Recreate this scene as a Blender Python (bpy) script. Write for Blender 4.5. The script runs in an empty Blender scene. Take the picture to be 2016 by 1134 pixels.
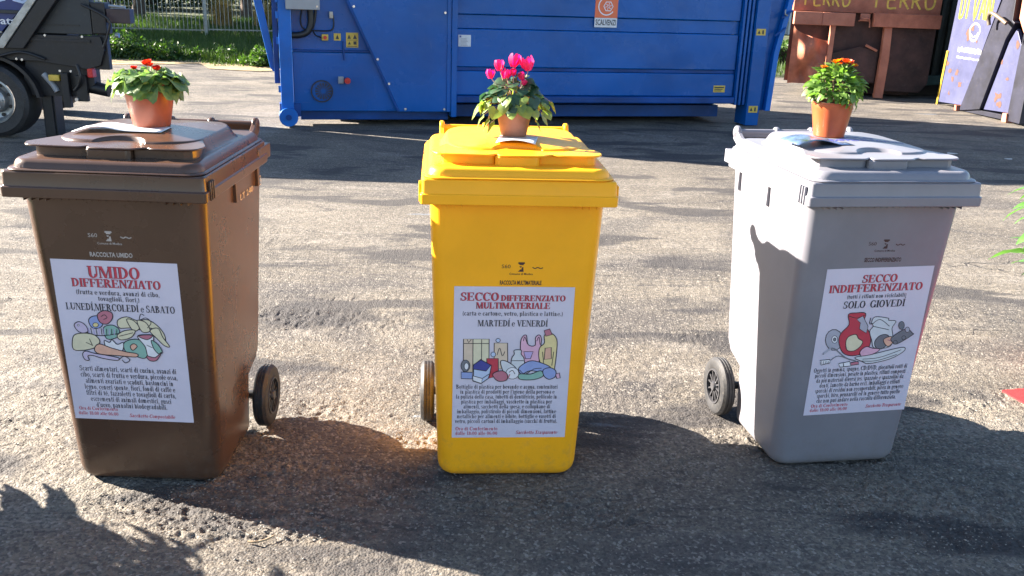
import bpy, math, random
import numpy as np
from mathutils import Vector, Matrix
R = math.radians
random.seed(7)
rng = np.random.default_rng(11)
scene = bpy.context.scene
COL = scene.collection

# ---------------------------------------------------------------- camera
cam_d = bpy.data.cameras.new('camera')
cam_d.sensor_width = 36.0
cam_d.lens = 1825.0 * 36 / 2016
cam_d.clip_end = 400
cam = bpy.data.objects.new('camera', cam_d)
COL.objects.link(cam)
cam.matrix_world = Matrix.Translation((0, 0, 1.578)) @ Matrix.Rotation(R(90 - 18.35), 4, 'X') @ Matrix.Rotation(R(2.05), 4, 'Z')
scene.camera = cam

# ---------------------------------------------------------------- sky, sun, exposure
SUN_EL, SUN_AZ = 23.5, 17.0        # light travels towards +x and a little towards the camera
world = bpy.data.worlds.new('World')
scene.world = world
world.use_nodes = True
wn = world.node_tree
bgn = wn.nodes['Background']
sky = wn.nodes.new('ShaderNodeTexSky')
sky.sky_type = 'NISHITA'
sky.sun_disc = False
sky.sun_elevation = R(SUN_EL)
trav = Vector((math.cos(R(SUN_AZ)), -math.sin(R(SUN_AZ)), 0))
tosun = Vector((-trav.x * math.cos(R(SUN_EL)), -trav.y * math.cos(R(SUN_EL)), math.sin(R(SUN_EL))))
sky.sun_rotation = math.atan2(tosun.x, tosun.y)
sky.air_density = 0.85; sky.dust_density = 0.4; sky.ozone_density = 1.0
wn.links.new(sky.outputs[0], bgn.inputs[0])
bgn.inputs[1].default_value = 0.05
sl = bpy.data.lights.new('sun', 'SUN')
sl.energy = 5.0; sl.angle = R(0.5); sl.color = (1.0, 0.90, 0.78)
so = bpy.data.objects.new('sun', sl); COL.objects.link(so)
so.rotation_euler = tosun.to_track_quat('Z', 'Y').to_euler()
so.location = (-20, 8, 12)
vs = scene.view_settings
vs.view_transform = 'Standard'; vs.look = 'None'; vs.gamma = 1.0; vs.use_curve_mapping = False
vs.exposure = 2.92
scene.cycles.caustics_reflective = False

# ---------------------------------------------------------------- helpers
class MB:
    """collects verts / faces for ONE mesh"""
    def __init__(s): s.v = []; s.f = []; s.m = []; s.M = None
    def add(s, vs_, fs, mi=0):
        o = len(s.v)
        if s.M is not None: vs_ = [tuple(s.M @ Vector(p)) for p in vs_]
        s.v += [tuple(p) for p in vs_]
        s.f += [tuple(i + o for i in f) for f in fs]
        s.m += [mi] * len(fs)
        return s
    def box(s, x0, x1, y0, y1, z0, z1, mi=0):
        return s.add([(x0,y0,z0),(x1,y0,z0),(x1,y1,z0),(x0,y1,z0),(x0,y0,z1),(x1,y0,z1),(x1,y1,z1),(x0,y1,z1)],
              [(3,2,1,0),(4,5,6,7),(0,1,5,4),(1,2,6,5),(2,3,7,6),(3,0,4,7)], mi)
    def prism_y(s, poly, y0, y1, mi=0):
        "polygon in (x,z), extruded in y (y0 < y1), polygon counter-clockwise seen from -y"
        n = len(poly)
        a = sum(poly[i][0]*poly[(i+1)%n][1]-poly[(i+1)%n][0]*poly[i][1] for i in range(n))
        if a < 0: poly = poly[::-1]
        v = [(p[0], y0, p[1]) for p in poly] + [(p[0], y1, p[1]) for p in poly]
        f = [tuple(range(n)), tuple(range(2*n-1, n-1, -1))] + [(i, i+n, (i+1)%n+n, (i+1)%n) for i in range(n)]
        return s.add(v, f, mi)
    def prism_z(s, poly, z0, z1, mi=0):
        n = len(poly)
        a = sum(poly[i][0]*poly[(i+1)%n][1]-poly[(i+1)%n][0]*poly[i][1] for i in range(n))
        if a < 0: poly = poly[::-1]
        v = [(p[0], p[1], z0) for p in poly] + [(p[0], p[1], z1) for p in poly]
        f = [tuple(range(n-1,-1,-1)), tuple(range(n, 2*n))] + [(i, (i+1)%n, (i+1)%n+n, i+n) for i in range(n)]
        return s.add(v, f, mi)
    def loft(s, rings, mi=0, cap0=True, cap1=True, closed=True):
        n = len(rings[0]); v = [p for r in rings for p in r]; f = []
        for k in range(len(rings)-1):
            for i in range(n if closed else n-1):
                j = (i+1) % n
                f.append((k*n+i, k*n+j, (k+1)*n+j, (k+1)*n+i))
        if cap0: f.append(tuple(range(n-1, -1, -1)))
        if cap1: f.append(tuple(range((len(rings)-1)*n, len(rings)*n)))
        return s.add(v, f, mi)
    def lathe(s, prof, n=28, axis='z', c=(0,0,0), mi=0, cap=False, wob=0):
        rings = []
        for r, h in prof:
            ring = []
            for i in range(n):
                a = 2*math.pi*i/n; x, y = r*math.cos(a), r*math.sin(a)
                if axis == 'z': p = (c[0]+x, c[1]+y, c[2]+h)
                elif axis == 'x': p = (c[0]+h, c[1]+x, c[2]+y)
                else: p = (c[0]+y, c[1]+h, c[2]+x)
                ring.append(p)
            rings.append(ring)
        return s.loft(rings, mi, cap, cap)
    def cyl(s, p0, p1, r, n=12, mi=0, r1=None):
        return s.tube([p0, p1], [r, r if r1 is None else r1], n, mi)
    def tube(s, pts, rad, n=8, mi=0, cap=True):
        pts = [Vector(p) for p in pts]
        if not hasattr(rad, '__len__'): rad = [rad]*len(pts)
        rings = []
        prev = None
        for i, p in enumerate(pts):
            t = (pts[min(i+1, len(pts)-1)] - pts[max(i-1, 0)]).normalized()
            if prev is None:
                u = t.orthogonal().normalized()
            else:
                u = (prev - t*prev.dot(t)).normalized()
            prev = u; w = t.cross(u)
            rings.append([tuple(p + (u*math.cos(2*math.pi*k/n) + w*math.sin(2*math.pi*k/n))*rad[i]) for k in range(n)])
        return s.loft(rings, mi, cap, cap)
    def strip(s, pts, w, z=0.0, mi=0, closed=False, plane='xy'):
        "flat ribbon with mitred joints"
        P = [Vector((p[0], p[1])) for p in pts]; n = len(P); L = []; Rr = []
        for i in range(n):
            if closed: a, b = P[i-1], P[(i+1) % n]
            else: a, b = P[max(i-1,0)], P[min(i+1,n-1)]
            t = (b-a)
            if t.length < 1e-9: t = Vector((1,0))
            t.normalize(); nn = Vector((-t.y, t.x))
            ww = w[i] if hasattr(w, '__len__') else w
            L.append(P[i]+nn*ww/2); Rr.append(P[i]-nn*ww/2)
        if plane == 'xy': c = lambda q: (q.x, q.y, z)
        else: c = lambda q: (q.x, -z, q.y)
        v = [c(q) for q in L] + [c(q) for q in Rr]
        f = [(i, n+i, n+(i+1) % n, (i+1) % n) for i in range(n if closed else n-1)]
        return s.add(v, f, mi)
    def build(s, name, mats, parent=None, smooth=None, loc=None, rot=None, **tags):
        me = bpy.data.meshes.new(name)
        me.from_pydata(s.v, [], s.f)
        return link_mesh(name, me, mats, parent, smooth, loc, rot, s.m, **tags)

def link_mesh(name, me, mats, parent=None, smooth=None, loc=None, rot=None, mi=None, **tags):
    if not isinstance(mats, (list, tuple)): mats = [mats]
    for m in mats: me.materials.append(m)
    if mi is not None and len(mats) > 1: me.polygons.foreach_set('material_index', mi)
    if smooth is not None:
        me.polygons.foreach_set('use_smooth', [True]*len(me.polygons))
        if smooth < 180: me.set_sharp_from_angle(angle=R(smooth))
    me.update()
    o = bpy.data.objects.new(name, me); COL.objects.link(o)
    if parent: o.parent = parent
    if loc: o.location = loc
    if rot: o.rotation_euler = rot
    for k, v in tags.items(): o[k] = v
    return o

def thing(name, label, cat, loc=(0,0,0), rz=0, group=None):
    o = bpy.data.objects.new(name, None); COL.objects.link(o)
    o.empty_display_size = .1
    o.location = loc; o.rotation_euler = (0, 0, rz)
    o['label'] = label; o['category'] = cat
    if group: o['group'] = group
    return o

def inst(src, parent=None, M=None, name=None):
    o = src.copy(); COL.objects.link(o)
    if parent is not None: o.parent = parent
    if M is not None: o.matrix_local = M
    return o

def bevel(o, w=.004, seg=2, ang=40):
    b = o.modifiers.new('bevel', 'BEVEL'); b.width = w; b.segments = seg; b.limit_method = 'ANGLE'; b.angle_limit = R(ang)
    b.harden_normals = False
    return o

# ---------------------------------------------------------------- materials
def N(nt, t, **kw):
    n = nt.nodes.new(t)
    for k, v in kw.items():
        if k in ('op',): n.operation = v
        elif hasattr(n, k): setattr(n, k, v)
    return n

def mat(name, col, rough=.5, var=.12, scale=6, spec=.5, bump=0, bscale=60, metal=0, col2=None, dirt=0, coat=0, obj=True, sss=0, trans=0, rvar=.1, splash=0, scuff=0):
    m = bpy.data.materials.new(name); m.use_nodes = True
    nt = m.node_tree; b = nt.nodes['Principled BSDF']; L = nt.links.new
    tc = N(nt, 'ShaderNodeTexCoord')
    out = tc.outputs['Object']
    nz = N(nt, 'ShaderNodeTexNoise'); nz.inputs['Scale'].default_value = scale; nz.inputs['Detail'].default_value = 6; nz.inputs['Roughness'].default_value = .6
    L(out, nz.inputs['Vector'])
    cr = N(nt, 'ShaderNodeValToRGB')
    c2 = col2 if col2 else tuple(c*(1-var*1.6) for c in col)
    c1 = col if col2 else tuple(min(1, c*(1+var*.5)) for c in col)
    cr.color_ramp.elements[0].position = .35; cr.color_ramp.elements[0].color = (*c2, 1)
    cr.color_ramp.elements[1].position = .65; cr.color_ramp.elements[1].color = (*c1, 1)
    L(nz.outputs[0], cr.inputs[0])
    last = cr.outputs[0]
    if dirt:
        n2 = N(nt, 'ShaderNodeTexNoise'); n2.inputs['Scale'].default_value = scale*4.3; n2.inputs['Detail'].default_value = 8; n2.inputs['Roughness'].default_value = .75
        L(out, n2.inputs['Vector'])
        r2 = N(nt, 'ShaderNodeValToRGB'); r2.color_ramp.elements[0].position = .55; r2.color_ramp.elements[1].position = .75
        r2.color_ramp.elements[0].color = (0,0,0,1); r2.color_ramp.elements[1].color = (dirt,)*3+(1,)
        L(n2.outputs[0], r2.inputs[0])
        mx = N(nt, 'ShaderNodeMix', data_type='RGBA'); mx.inputs[7].default_value = (.19,.16,.12,1)
        L(r2.outputs[0], mx.inputs[0]); L(last, mx.inputs[6]); last = mx.outputs[2]
    if splash:
        sx = N(nt, 'ShaderNodeSeparateXYZ'); L(out, sx.inputs[0])
        zr = N(nt, 'ShaderNodeMapRange'); zr.inputs[1].default_value = .0; zr.inputs[2].default_value = .30; zr.inputs[3].default_value = .62; zr.inputs[4].default_value = .36; L(sx.outputs[2], zr.inputs[0])
        n5 = N(nt, 'ShaderNodeTexNoise'); n5.inputs['Scale'].default_value = 26; n5.inputs['Detail'].default_value = 10; n5.inputs['Roughness'].default_value = .8; L(out, n5.inputs['Vector'])
        sb = N(nt, 'ShaderNodeMath', op='ADD'); L(zr.outputs[0], sb.inputs[0]); L(n5.outputs[0], sb.inputs[1])
        sm = N(nt, 'ShaderNodeMapRange'); sm.inputs[1].default_value = 1.04; sm.inputs[2].default_value = 1.22; sm.inputs[4].default_value = splash; L(sb.outputs[0], sm.inputs[0])
        m5 = N(nt, 'ShaderNodeMix', data_type='RGBA'); m5.inputs[7].default_value = (.16,.13,.10,1); L(sm.outputs[0], m5.inputs[0]); L(last, m5.inputs[6]); last = m5.outputs[2]
    if scuff:
        for (sc_, rot) in (((2,60,2), .5), ((50,2,4), -.7), ((3,3,70), .25)):
            mp_ = N(nt, 'ShaderNodeMapping'); mp_.inputs['Scale'].default_value = sc_; mp_.inputs['Rotation'].default_value = (rot, rot*.6, rot); L(out, mp_.inputs[0])
            n6 = N(nt, 'ShaderNodeTexNoise'); n6.inputs['Scale'].default_value = 1.0; n6.inputs['Detail'].default_value = 3; L(mp_.outputs[0], n6.inputs['Vector'])
            s6 = N(nt, 'ShaderNodeMapRange'); s6.inputs[1].default_value = .70; s6.inputs[2].default_value = .76; s6.inputs[4].default_value = scuff; L(n6.outputs[0], s6.inputs[0])
            m6 = N(nt, 'ShaderNodeMix', data_type='RGBA'); m6.inputs[7].default_value = tuple(min(1, c*.5+.16) for c in col)+(1,); L(s6.outputs[0], m6.inputs[0]); L(last, m6.inputs[6]); last = m6.outputs[2]
    L(last, b.inputs['Base Color'])
    b.inputs['Metallic'].default_value = metal
    b.inputs['Specular IOR Level'].default_value = spec
    mr = N(nt, 'ShaderNodeMapRange'); mr.inputs[3].default_value = max(.02, rough-rvar); mr.inputs[4].default_value = min(1, rough+rvar)
    L(nz.outputs[0], mr.inputs[0]); L(mr.outputs[0], b.inputs['Roughness'])
    if coat: b.inputs['Coat Weight'].default_value = coat; b.inputs['Coat Roughness'].default_value = .12
    if sss:
        b.inputs['Subsurface Weight'].default_value = sss; b.inputs['Subsurface Radius'].default_value = (.01,.006,.003); b.inputs['Subsurface Scale'].default_value = 1
    if bump:
        n3 = N(nt, 'ShaderNodeTexNoise'); n3.inputs['Scale'].default_value = bscale; n3.inputs['Detail'].default_value = 4
        L(out, n3.inputs['Vector'])
        bp = N(nt, 'ShaderNodeBump'); bp.inputs['Strength'].default_value = 1; bp.inputs['Distance'].default_value = bump
        L(n3.outputs[0], bp.inputs['Height']); L(bp.outputs[0], b.inputs['Normal'])
    if trans:
        tr = N(nt, 'ShaderNodeBsdfTranslucent'); L(last, tr.inputs[0])
        ms = N(nt, 'ShaderNodeMixShader'); ms.inputs[0].default_value = trans
        hs = N(nt, 'ShaderNodeHueSaturation'); hs.inputs['Saturation'].default_value = 1.15; hs.inputs['Value'].default_value = 1.7
        L(last, hs.inputs['Color']); L(hs.outputs[0], tr.inputs[0])
        o = nt.nodes['Material Output']
        L(b.outputs[0], ms.inputs[1]); L(tr.outputs[0], ms.inputs[2]); L(ms.outputs[0], o.inputs[0])
    return m

M = {}
M['brown'] = mat('brown_plastic', (.076,.040,.025), .28, .10, 5, bump=.0005, bscale=9, dirt=.03, rvar=.06, splash=.2)
M['yellow'] = mat('yellow_plastic', (.95,.42,.014), .36, .04, 5, spec=.28, bump=.0005, bscale=9, dirt=.05, rvar=.08, splash=.24, scuff=.07)
M['grey'] = mat('grey_plastic', (.192,.190,.215), .36, .06, 5, bump=.0005, bscale=9, dirt=.05, rvar=.08, splash=.24, scuff=.07)
M['rubber'] = mat('black_rubber', (.022,.022,.024), .6, .3, 20, bump=.0005, bscale=150, dirt=.5)
M['hub_grey'] = mat('grey_hub_plastic', (.045,.045,.05), .4, .1, 20)
M['hub_black'] = mat('black_hub_plastic', (.03,.03,.032), .45, .1, 20)
M['paper'] = mat('poster_paper', (.60,.565,.665), .32, .04, 5, bump=.0035, bscale=9)
M['flyer'] = mat('flyer_paper', (.62,.62,.64), .3, .03, 20)
def ink(name, c):
    if name not in ('red','black','lead','navy','white'): c = tuple(.72*x+.28*y for x, y in zip(c, (.55,.53,.66)))
    return mat('ink_'+name, c, .5, .05, 40)
INK = {k: ink(k, v) for k, v in dict(red=(.50,.045,.075), black=(.02,.02,.03), pink=(.75,.35,.48), white=(.74,.74,.78), cream=(.72,.66,.36),
       yellow=(.78,.62,.16), green=(.12,.40,.26), blue=(.16,.27,.60), lblue=(.42,.55,.75), orange=(.78,.36,.16), violet=(.40,.30,.62),
       grey=(.32,.33,.38), crimson=(.45,.03,.06), sand=(.70,.52,.30), mauve=(.55,.45,.62), pale=(.62,.66,.66), navy=(.05,.06,.28), lead=(.16,.17,.20)).items()}
M['blue'] = mat('blue_container_paint', (.001,.094,.36), .27, .16, .9, bump=.014, bscale=1.7, dirt=.05, spec=.28, scuff=.22)
M['blue_dark'] = mat('blue_frame_paint', (.001,.055,.25), .45, .25, 2, bump=.001, bscale=20, dirt=.12, spec=.3)
M['blue_bright'] = mat('blue_sunlit_post_paint', (.001,.13,.50), .4, .15, 2, dirt=.05, spec=.35)  # brighter copy of the blue; sun on post and arm put into the colour
M['steel_grey'] = mat('grey_enamel', (.30,.31,.33), .4, .1, 4)
M['dark_steel'] = mat('dark_chassis_steel', (.008,.008,.011), .5, .4, 6, dirt=.15, bump=.001, bscale=30)
M['slate'] = mat('slate_plate_paint', (.018,.023,.028), .5, .2, 3, dirt=.15)
M['galv'] = mat('galvanised_metal', (.34,.35,.35), .38, .2, 12, metal=.6)
M['bolt'] = mat('bright_bolt', (.7,.7,.7), .25, .1, 30, metal=.7)
M['hose'] = mat('black_hose', (.012,.012,.014), .45, .2, 20)
M['sticker_yellow'] = mat('yellow_sticker', (.62,.42,.06), .4, .1, 30)
M['sticker_white'] = mat('white_sticker', (.62,.63,.66), .4, .08, 30)
M['sticker_orange'] = mat('orange_logo', (.72,.14,.05), .4, .06, 20)
M['red_plastic'] = mat('red_plastic', (.55,.02,.02), .3, .1, 20)
M['terracotta'] = mat('terracotta_plastic', (.33,.085,.042), .38, .12, 18, dirt=.12)
M['terracotta2'] = mat('orange_pot_plastic', (.42,.085,.025), .34, .10, 18, dirt=.08)
M['clay'] = mat('clay_pot', (.32,.135,.085), .6, .2, 14, dirt=.35)
M['soil'] = mat('potting_soil', (.03,.02,.013), .9, .5, 60, bump=.004, bscale=140)
M['leaf_primrose'] = mat('primrose_leaf', (.19,.27,.075), .5, .2, 40, col2=(.07,.15,.05), bump=.0015, bscale=120, trans=.35)
M['leaf_cyclamen'] = mat('cyclamen_leaf', (.036,.085,.036), .4, .2, 60, col2=(.028,.065,.035), trans=.25)
M['leaf_cyclamen_pale'] = mat('cyclamen_pale_leaf', (.20,.27,.05), .4, .2, 60, col2=(.11,.18,.05), trans=.35)
M['leaf_marigold'] = mat('marigold_leaf', (.15,.24,.05), .5, .2, 60, col2=(.08,.18,.04), trans=.35)
M['petal_pink'] = mat('pink_petal', (.75,.02,.16), .5, .15, 60, col2=(.62,.015,.12), trans=.35)
M['petal_red'] = mat('red_petal', (.62,.02,.01), .5, .2, 60, trans=.3)
M['petal_orange'] = mat('orange_petal', (.68,.11,.008), .5, .2, 60, col2=(.50,.02,.008), trans=.3)
M['petal_gold'] = mat('gold_petal', (.75,.24,.012), .5, .2, 60, trans=.3)
M['stem'] = mat('plant_stem', (.22,.14,.07), .5, .2, 60)
M['stem_pale'] = mat('pale_flower_stem', (.45,.30,.22), .5, .2, 60)
# ---------------------------------------------------------------- lettering
def font_mesh(s, bold=0.0, shear=0.0, space=1.0, res=2):
    cu = bpy.data.curves.new('t', 'FONT'); cu.body = s; cu.resolution_u = res; cu.offset = bold; cu.shear = shear; cu.space_character = space
    o = bpy.data.objects.new('t', cu); COL.objects.link(o)
    me = bpy.data.meshes.new_from_object(o)
    bpy.data.objects.remove(o); bpy.data.curves.remove(cu)
    v = np.zeros(len(me.vertices)*3, np.float32); me.vertices.foreach_get('co', v); v = v.reshape(-1, 3)
    f = [tuple(p.vertices) for p in me.polygons]
    bpy.data.meshes.remove(me)
    return v, f
def put_font(mb, s, x0, x1, yb, yt, z=0, mi=0, bold=0.0, shear=0.0, ref=None, space=1.0):
    "fit string in box; ref: string whose height gives the scale"
    v, f = font_mesh(s, bold, shear, space)
    lo, hi = v.min(0), v.max(0)
    rv = v if ref is None else font_mesh(ref, bold)[0]
    l2, h2 = rv.min(0), rv.max(0)
    sx = (x1-x0)/(hi[0]-lo[0]); sy = (yt-yb)/(h2[1]-l2[1])
    mb.add([((p[0]-lo[0])*sx+x0, (p[1]-l2[1])*sy+yb, z) for p in v], f, mi)

# a high-contrast serif alphabet drawn from stems, hairlines, bowls and serifs (cap height 1)
TK, TH, SH = .20, .085, .065
class Gl:
    def __init__(s): s.p = []
    def r(s, x0, x1, y0, y1): s.p.append([(x0,y0),(x1,y0),(x1,y1),(x0,y1)]); return s
    def q(s, *pts): s.p.append(list(pts)); return s
    def stem(s, x, w=TK, y0=0, y1=1, e=.075):
        s.r(x, x+w, y0, y1)
        if y0 == 0: s.r(x-e, x+w+e, 0, SH)
        if y1 == 1: s.r(x-e, x+w+e, 1-SH, 1)
        return s
    def ring(s, cx, cy, rx, ry, a0, a1, tk=TK, th=TH, n=14):
        O, I = [], []
        for k in range(n+1):
            a = math.radians(a0+(a1-a0)*k/n); O.append((cx+rx*math.cos(a), cy+ry*math.sin(a))); I.append((cx+(rx-tk)*math.cos(a), cy+(ry-th)*math.sin(a)))
        for k in range(n): s.p.append([O[k], O[k+1], I[k+1], I[k]])
        return s
    def bar(s, x0, y0, x1, y1, w):
        s.p.append([(x0,y0),(x0+w,y0),(x1+w,y1),(x1,y1)]); return s
def glyphs():
    g = {}
    def E(full=True):
        k = Gl().stem(.08).r(.26, .70, 1-SH, 1).r(.26, .56, .49, .545).r(.645, .70, .74, 1).r(.515, .56, .39, .64)
        if full: k.r(.26, .74, 0, SH).r(.685, .74, 0, .28)
        return k
    g['E'] = (E(), .80); g['F'] = (E(False), .74)
    g['I'] = (Gl().stem(.09), .36)
    g['Í'] = (Gl().stem(.09).q((.17,1.08),(.24,1.08),(.38,1.28),(.24,1.28)), .36)
    g['L'] = (Gl().stem(.08).r(.26, .70, 0, SH).r(.64, .70, 0, .34), .74)
    g['T'] = (Gl().stem(.29).r(.02, .74, 1-SH, 1).r(.02, .075, .72, 1).r(.685, .74, .72, 1), .78)
    g['D'] = (Gl().stem(.08).ring(.30, .5, .50, .5, -90, 90), .86)
    g['O'] = (Gl().ring(.44, .5, .41, .52, 0, 360, n=26), .88)
    g['C'] = (Gl().ring(.46, .5, .42, .52, 48, 318, n=22).r(.74, .80, .66, 1.0), .84)
    g['G'] = (Gl().ring(.46, .5, .42, .52, 48, 320, n=22).r(.74, .80, .66, 1.0).stem(.66, TK, .02, .45), .92)
    g['U'] = (Gl().stem(.08, TK, .32, 1).stem(.68, .07, .32, 1).ring(.415, .34, .335, .36, 180, 360), .86)
    g['V'] = (Gl().bar(.36, 0, .06, 1, .19).bar(.40, 0, .70, 1, .07).r(-.01, .33, 1-SH, 1).r(.60, .86, 1-SH, 1), .84)
    g['A'] = (Gl().bar(.06, 0, .36, 1, .07).bar(.60, 0, .34, 1, .19).r(-.02, .22, 0, SH).r(.52, .88, 0, SH).r(.19, .62, .32, .37), .86)
    g['N'] = (Gl().stem(.10, .07).stem(.70, .07).bar(.68, 0, .11, 1, .19), .90)
    g['M'] = (Gl().stem(.08, .07).stem(.82, TK).bar(.46, .0, .10, 1, .19).bar(.50, 0, .82, 1, .07), 1.12)
    g['R'] = (Gl().stem(.08).ring(.30, .745, .36, .255, -90, 90).bar(.62, 0, .34, .5, .2).r(.56, .88, 0, SH), .86)
    g['B'] = (Gl().stem(.08).ring(.30, .765, .33, .235, -90, 90).ring(.30, .27, .40, .27, -90, 90), .78)
    g['S'] = (Gl().ring(.33, .745, .27, .275, 40, 270, .15).ring(.33, .265, .30, .285, -140, 90, .16).r(.52, .58, .68, 1).r(.03, .09, 0, .34), .68)
    g['Z'] = (Gl().r(.04, .68, 1-SH, 1).r(.04, .72, 0, SH).bar(.03, 0, .46, 1, .22).r(.04, .10, .72, 1).r(.66, .72, 0, .30), .76)
    g['e'] = (Gl().ring(.30, .33, .27, .35, 0, 325, .14, .05, 18).r(.12, .57, .34, .39), .60)
    g[','] = (Gl().q((.06,.0),(.20,.0),(.20,.14),(.06,.14)).q((.10,-.18),(.14,-.18),(.20,0),(.12,0)), .28)
    g[' '] = (Gl(), .30)
    return g
GLY = glyphs()
def lower(g):
    X, w, h = .68, .145, .06
    st = lambda k, x, y0, y1, top=True, bot=True: (k.r(x, x+w, y0, y1), bot and k.r(x-.06, x+w+.06, y0, y0+.05), top and k.r(x-.07, x+.02, y1-.06, y1))
    def bowl(k, cx, a0=0, a1=360, rx=.24): return k.ring(cx, .335, rx, .355, a0, a1, .15, h, 14)
    def arch(k, x): k.ring(x+.12, .45, .20, .24, 0, 150, .15, .08, 8).r(x+.17, x+.17+.15, 0, .46).r(x+.12, x+.38, 0, .05)
    k = Gl(); st(k, .32, 0, .46, False, False); k.ring(.27, .46, .215, .235, 0, 155, .15, .07, 8).ring(.24, .19, .20, .20, 40, 320, .13, .06, 12).r(.42, .58, 0, .05); g['a'] = (k, .58)
    k = Gl(); st(k, .08, 0, 1, True, False); bowl(k, .34); g['b'] = (k, .64)
    k = Gl(); bowl(k, .30, 45, 318); k.r(.36, .46, .48, .60); g['c'] = (k, .54)
    k = Gl(); st(k, .36, 0, 1, True, False); bowl(k, .29); k.r(.5, .59, 0, .05); g['d'] = (k, .64)
    k = Gl(); st(k, .12, 0, .84, False); k.ring(.34, .82, .22, .20, 45, 180, .15, .07, 8).r(.02, .42, .61, .67); g['f'] = (k, .42)
    k = Gl(); k.ring(.28, .43, .22, .26, 0, 360, .14, .06, 14).ring(.29, -.10, .27, .17, 0, 360, .10, .07, 14).r(.44, .58, .58, .66).r(.12, .22, .05, .20); g['g'] = (k, .58)
    k = Gl(); st(k, .08, 0, 1); arch(k, .13); g['h'] = (k, .64)
    k = Gl(); st(k, .08, 0, X); k.r(.08, .25, .80, .96); g['i'] = (k, .34)
    k = Gl(); st(k, .08, 0, 1); g['l'] = (k, .34)
    k = Gl(); st(k, .08, 0, X); arch(k, .13); g['n'] = (k, .64)
    k = Gl(); st(k, .08, 0, X); arch(k, .13); arch(k, .43); g['m'] = (k, .94)
    k = Gl(); bowl(k, .29, rx=.26); g['o'] = (k, .58)
    k = Gl(); st(k, .08, -.28, X); bowl(k, .34); g['p'] = (k, .64)
    k = Gl(); st(k, .36, -.28, X, False); bowl(k, .29); g['q'] = (k, .62)
    k = Gl(); st(k, .08, 0, X); k.ring(.33, .48, .16, .20, 20, 150, .12, .09, 6); g['r'] = (k, .50)
    k = Gl(); k.ring(.24, .50, .17, .19, 40, 270, .12, .07, 10).ring(.24, .19, .19, .20, -140, 90, .13, .07, 10); g['s'] = (k, .46)
    k = Gl(); k.r(.12, .28, .12, .86).r(.02, .40, .61, .67).ring(.28, .16, .16, .17, 180, 310, .14, .06, 6); g['t'] = (k, .42)
    k = Gl(); k.r(.08, .24, .2, X).r(.02, .16, X-.06, X).r(.40, .55, 0, X).r(.33, .45, X-.06, X).r(.5, .62, 0, .05).ring(.27, .22, .19, .23, 180, 330, .15, .08, 8); g['u'] = (k, .64)
    k = Gl().bar(.22, 0, .05, X, .17).bar(.24, 0, .44, X, .08).r(.0, .26, X-.05, X).r(.36, .58, X-.05, X); g['v'] = (k, .56)
    g['x'] = (Gl().bar(.30, 0, .04, X, .17).bar(.02, 0, .40, X, .08).r(-.02, .22, 0, .05).r(.30, .56, 0, .05), .56)
    k = Gl().r(.05, .48, X-.07, X).r(.05, .50, 0, .07).bar(.04, 0, .30, X, .18); g['z'] = (k, .54)
    for a, b in (('è','e'),('ò','o'),('ù','u')): g[a] = (Gl(), g[b][1]); g[a][0].p = list(g[b][0].p)+[[(.22,.92),(.34,.74),(.40,.74),(.36,.92)]]
    g['.'] = (Gl().r(.06, .21, 0, .15), .27); g[':'] = (Gl().r(.06, .21, 0, .15).r(.06, .21, .42, .57), .27); g['’'] = (Gl().q((.06,.74),(.12,.70),(.22,.96),(.06,.96)), .24)
    g['('] = (Gl().ring(.42, .40, .32, .66, 125, 235, .12, .07, 8), .34); g[')'] = (Gl().ring(-.08, .40, .32, .66, -55, 55, .12, .07, 8), .34)
    g['/'] = (Gl().bar(.02, -.05, .34, 1, .08), .42)
    g['0'] = (Gl().ring(.30, .48, .26, .50, 0, 360, .15, .07, 16), .60); g['1'] = (Gl().stem(.20, .16), .50)
    g['8'] = (Gl().ring(.30, .72, .22, .26, 0, 360, .13, .07, 14).ring(.30, .24, .26, .27, 0, 360, .14, .07, 14), .60)
    g['6'] = (Gl().ring(.30, .27, .26, .29, 0, 360, .14, .07, 14).ring(.42, .46, .38, .52, 85, 180, .14, .07, 8), .60)
    g['P'] = (Gl().stem(.08).ring(.30, .73, .36, .27, -90, 90), .72)
lower(GLY)
def put_serif(mb, s, x0, x1, yb, yt, z=0, mi=0, shear=0, dz=.00001, track=0.0):
    w = sum(GLY.get(c, GLY['o'])[1]+track for c in s); sx = (x1-x0)/w; sy = yt-yb; x = 0; k = 0
    for c in s:
        gl, adv = GLY.get(c, GLY['o'])
        for p in gl.p:
            a = sum(p[i][0]*p[(i+1) % 4][1]-p[(i+1) % 4][0]*p[i][1] for i in range(4))
            if a < 0: p = p[::-1]
            k += 1
            mb.add([(x0+(x+a_[0]+shear*a_[1])*sx, yb+a_[1]*sy, z+dz*(k % 9)) for a_ in p], [(0,1,2,3)], mi)
        x += adv+track

def smooth_loop(pts, n=5):
    out = []; m = len(pts)
    for i in range(m):
        p0, p1, p2, p3 = (Vector(pts[(i+k) % m]) for k in (-1, 0, 1, 2))
        for k in range(n):
            t = k/n
            out.append(tuple(.5*((2*p1)+(-p0+p2)*t+(2*p0-5*p1+4*p2-p3)*t*t+(-p0+3*p1-3*p2+p3)*t**3)))
    return out
def smooth_open(pts, n=5):
    P = [pts[0]]+list(pts)+[pts[-1]]; out = []
    for i in range(1, len(P)-2):
        p0, p1, p2, p3 = (Vector(P[i+k]) for k in (-1, 0, 1, 2))
        for k in range(n):
            t = k/n
            out.append(tuple(.5*((2*p1)+(-p0+p2)*t+(2*p0-5*p1+4*p2-p3)*t*t+(-p0+3*p1-3*p2+p3)*t**3)))
    out.append(tuple(pts[-1])); return out
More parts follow.
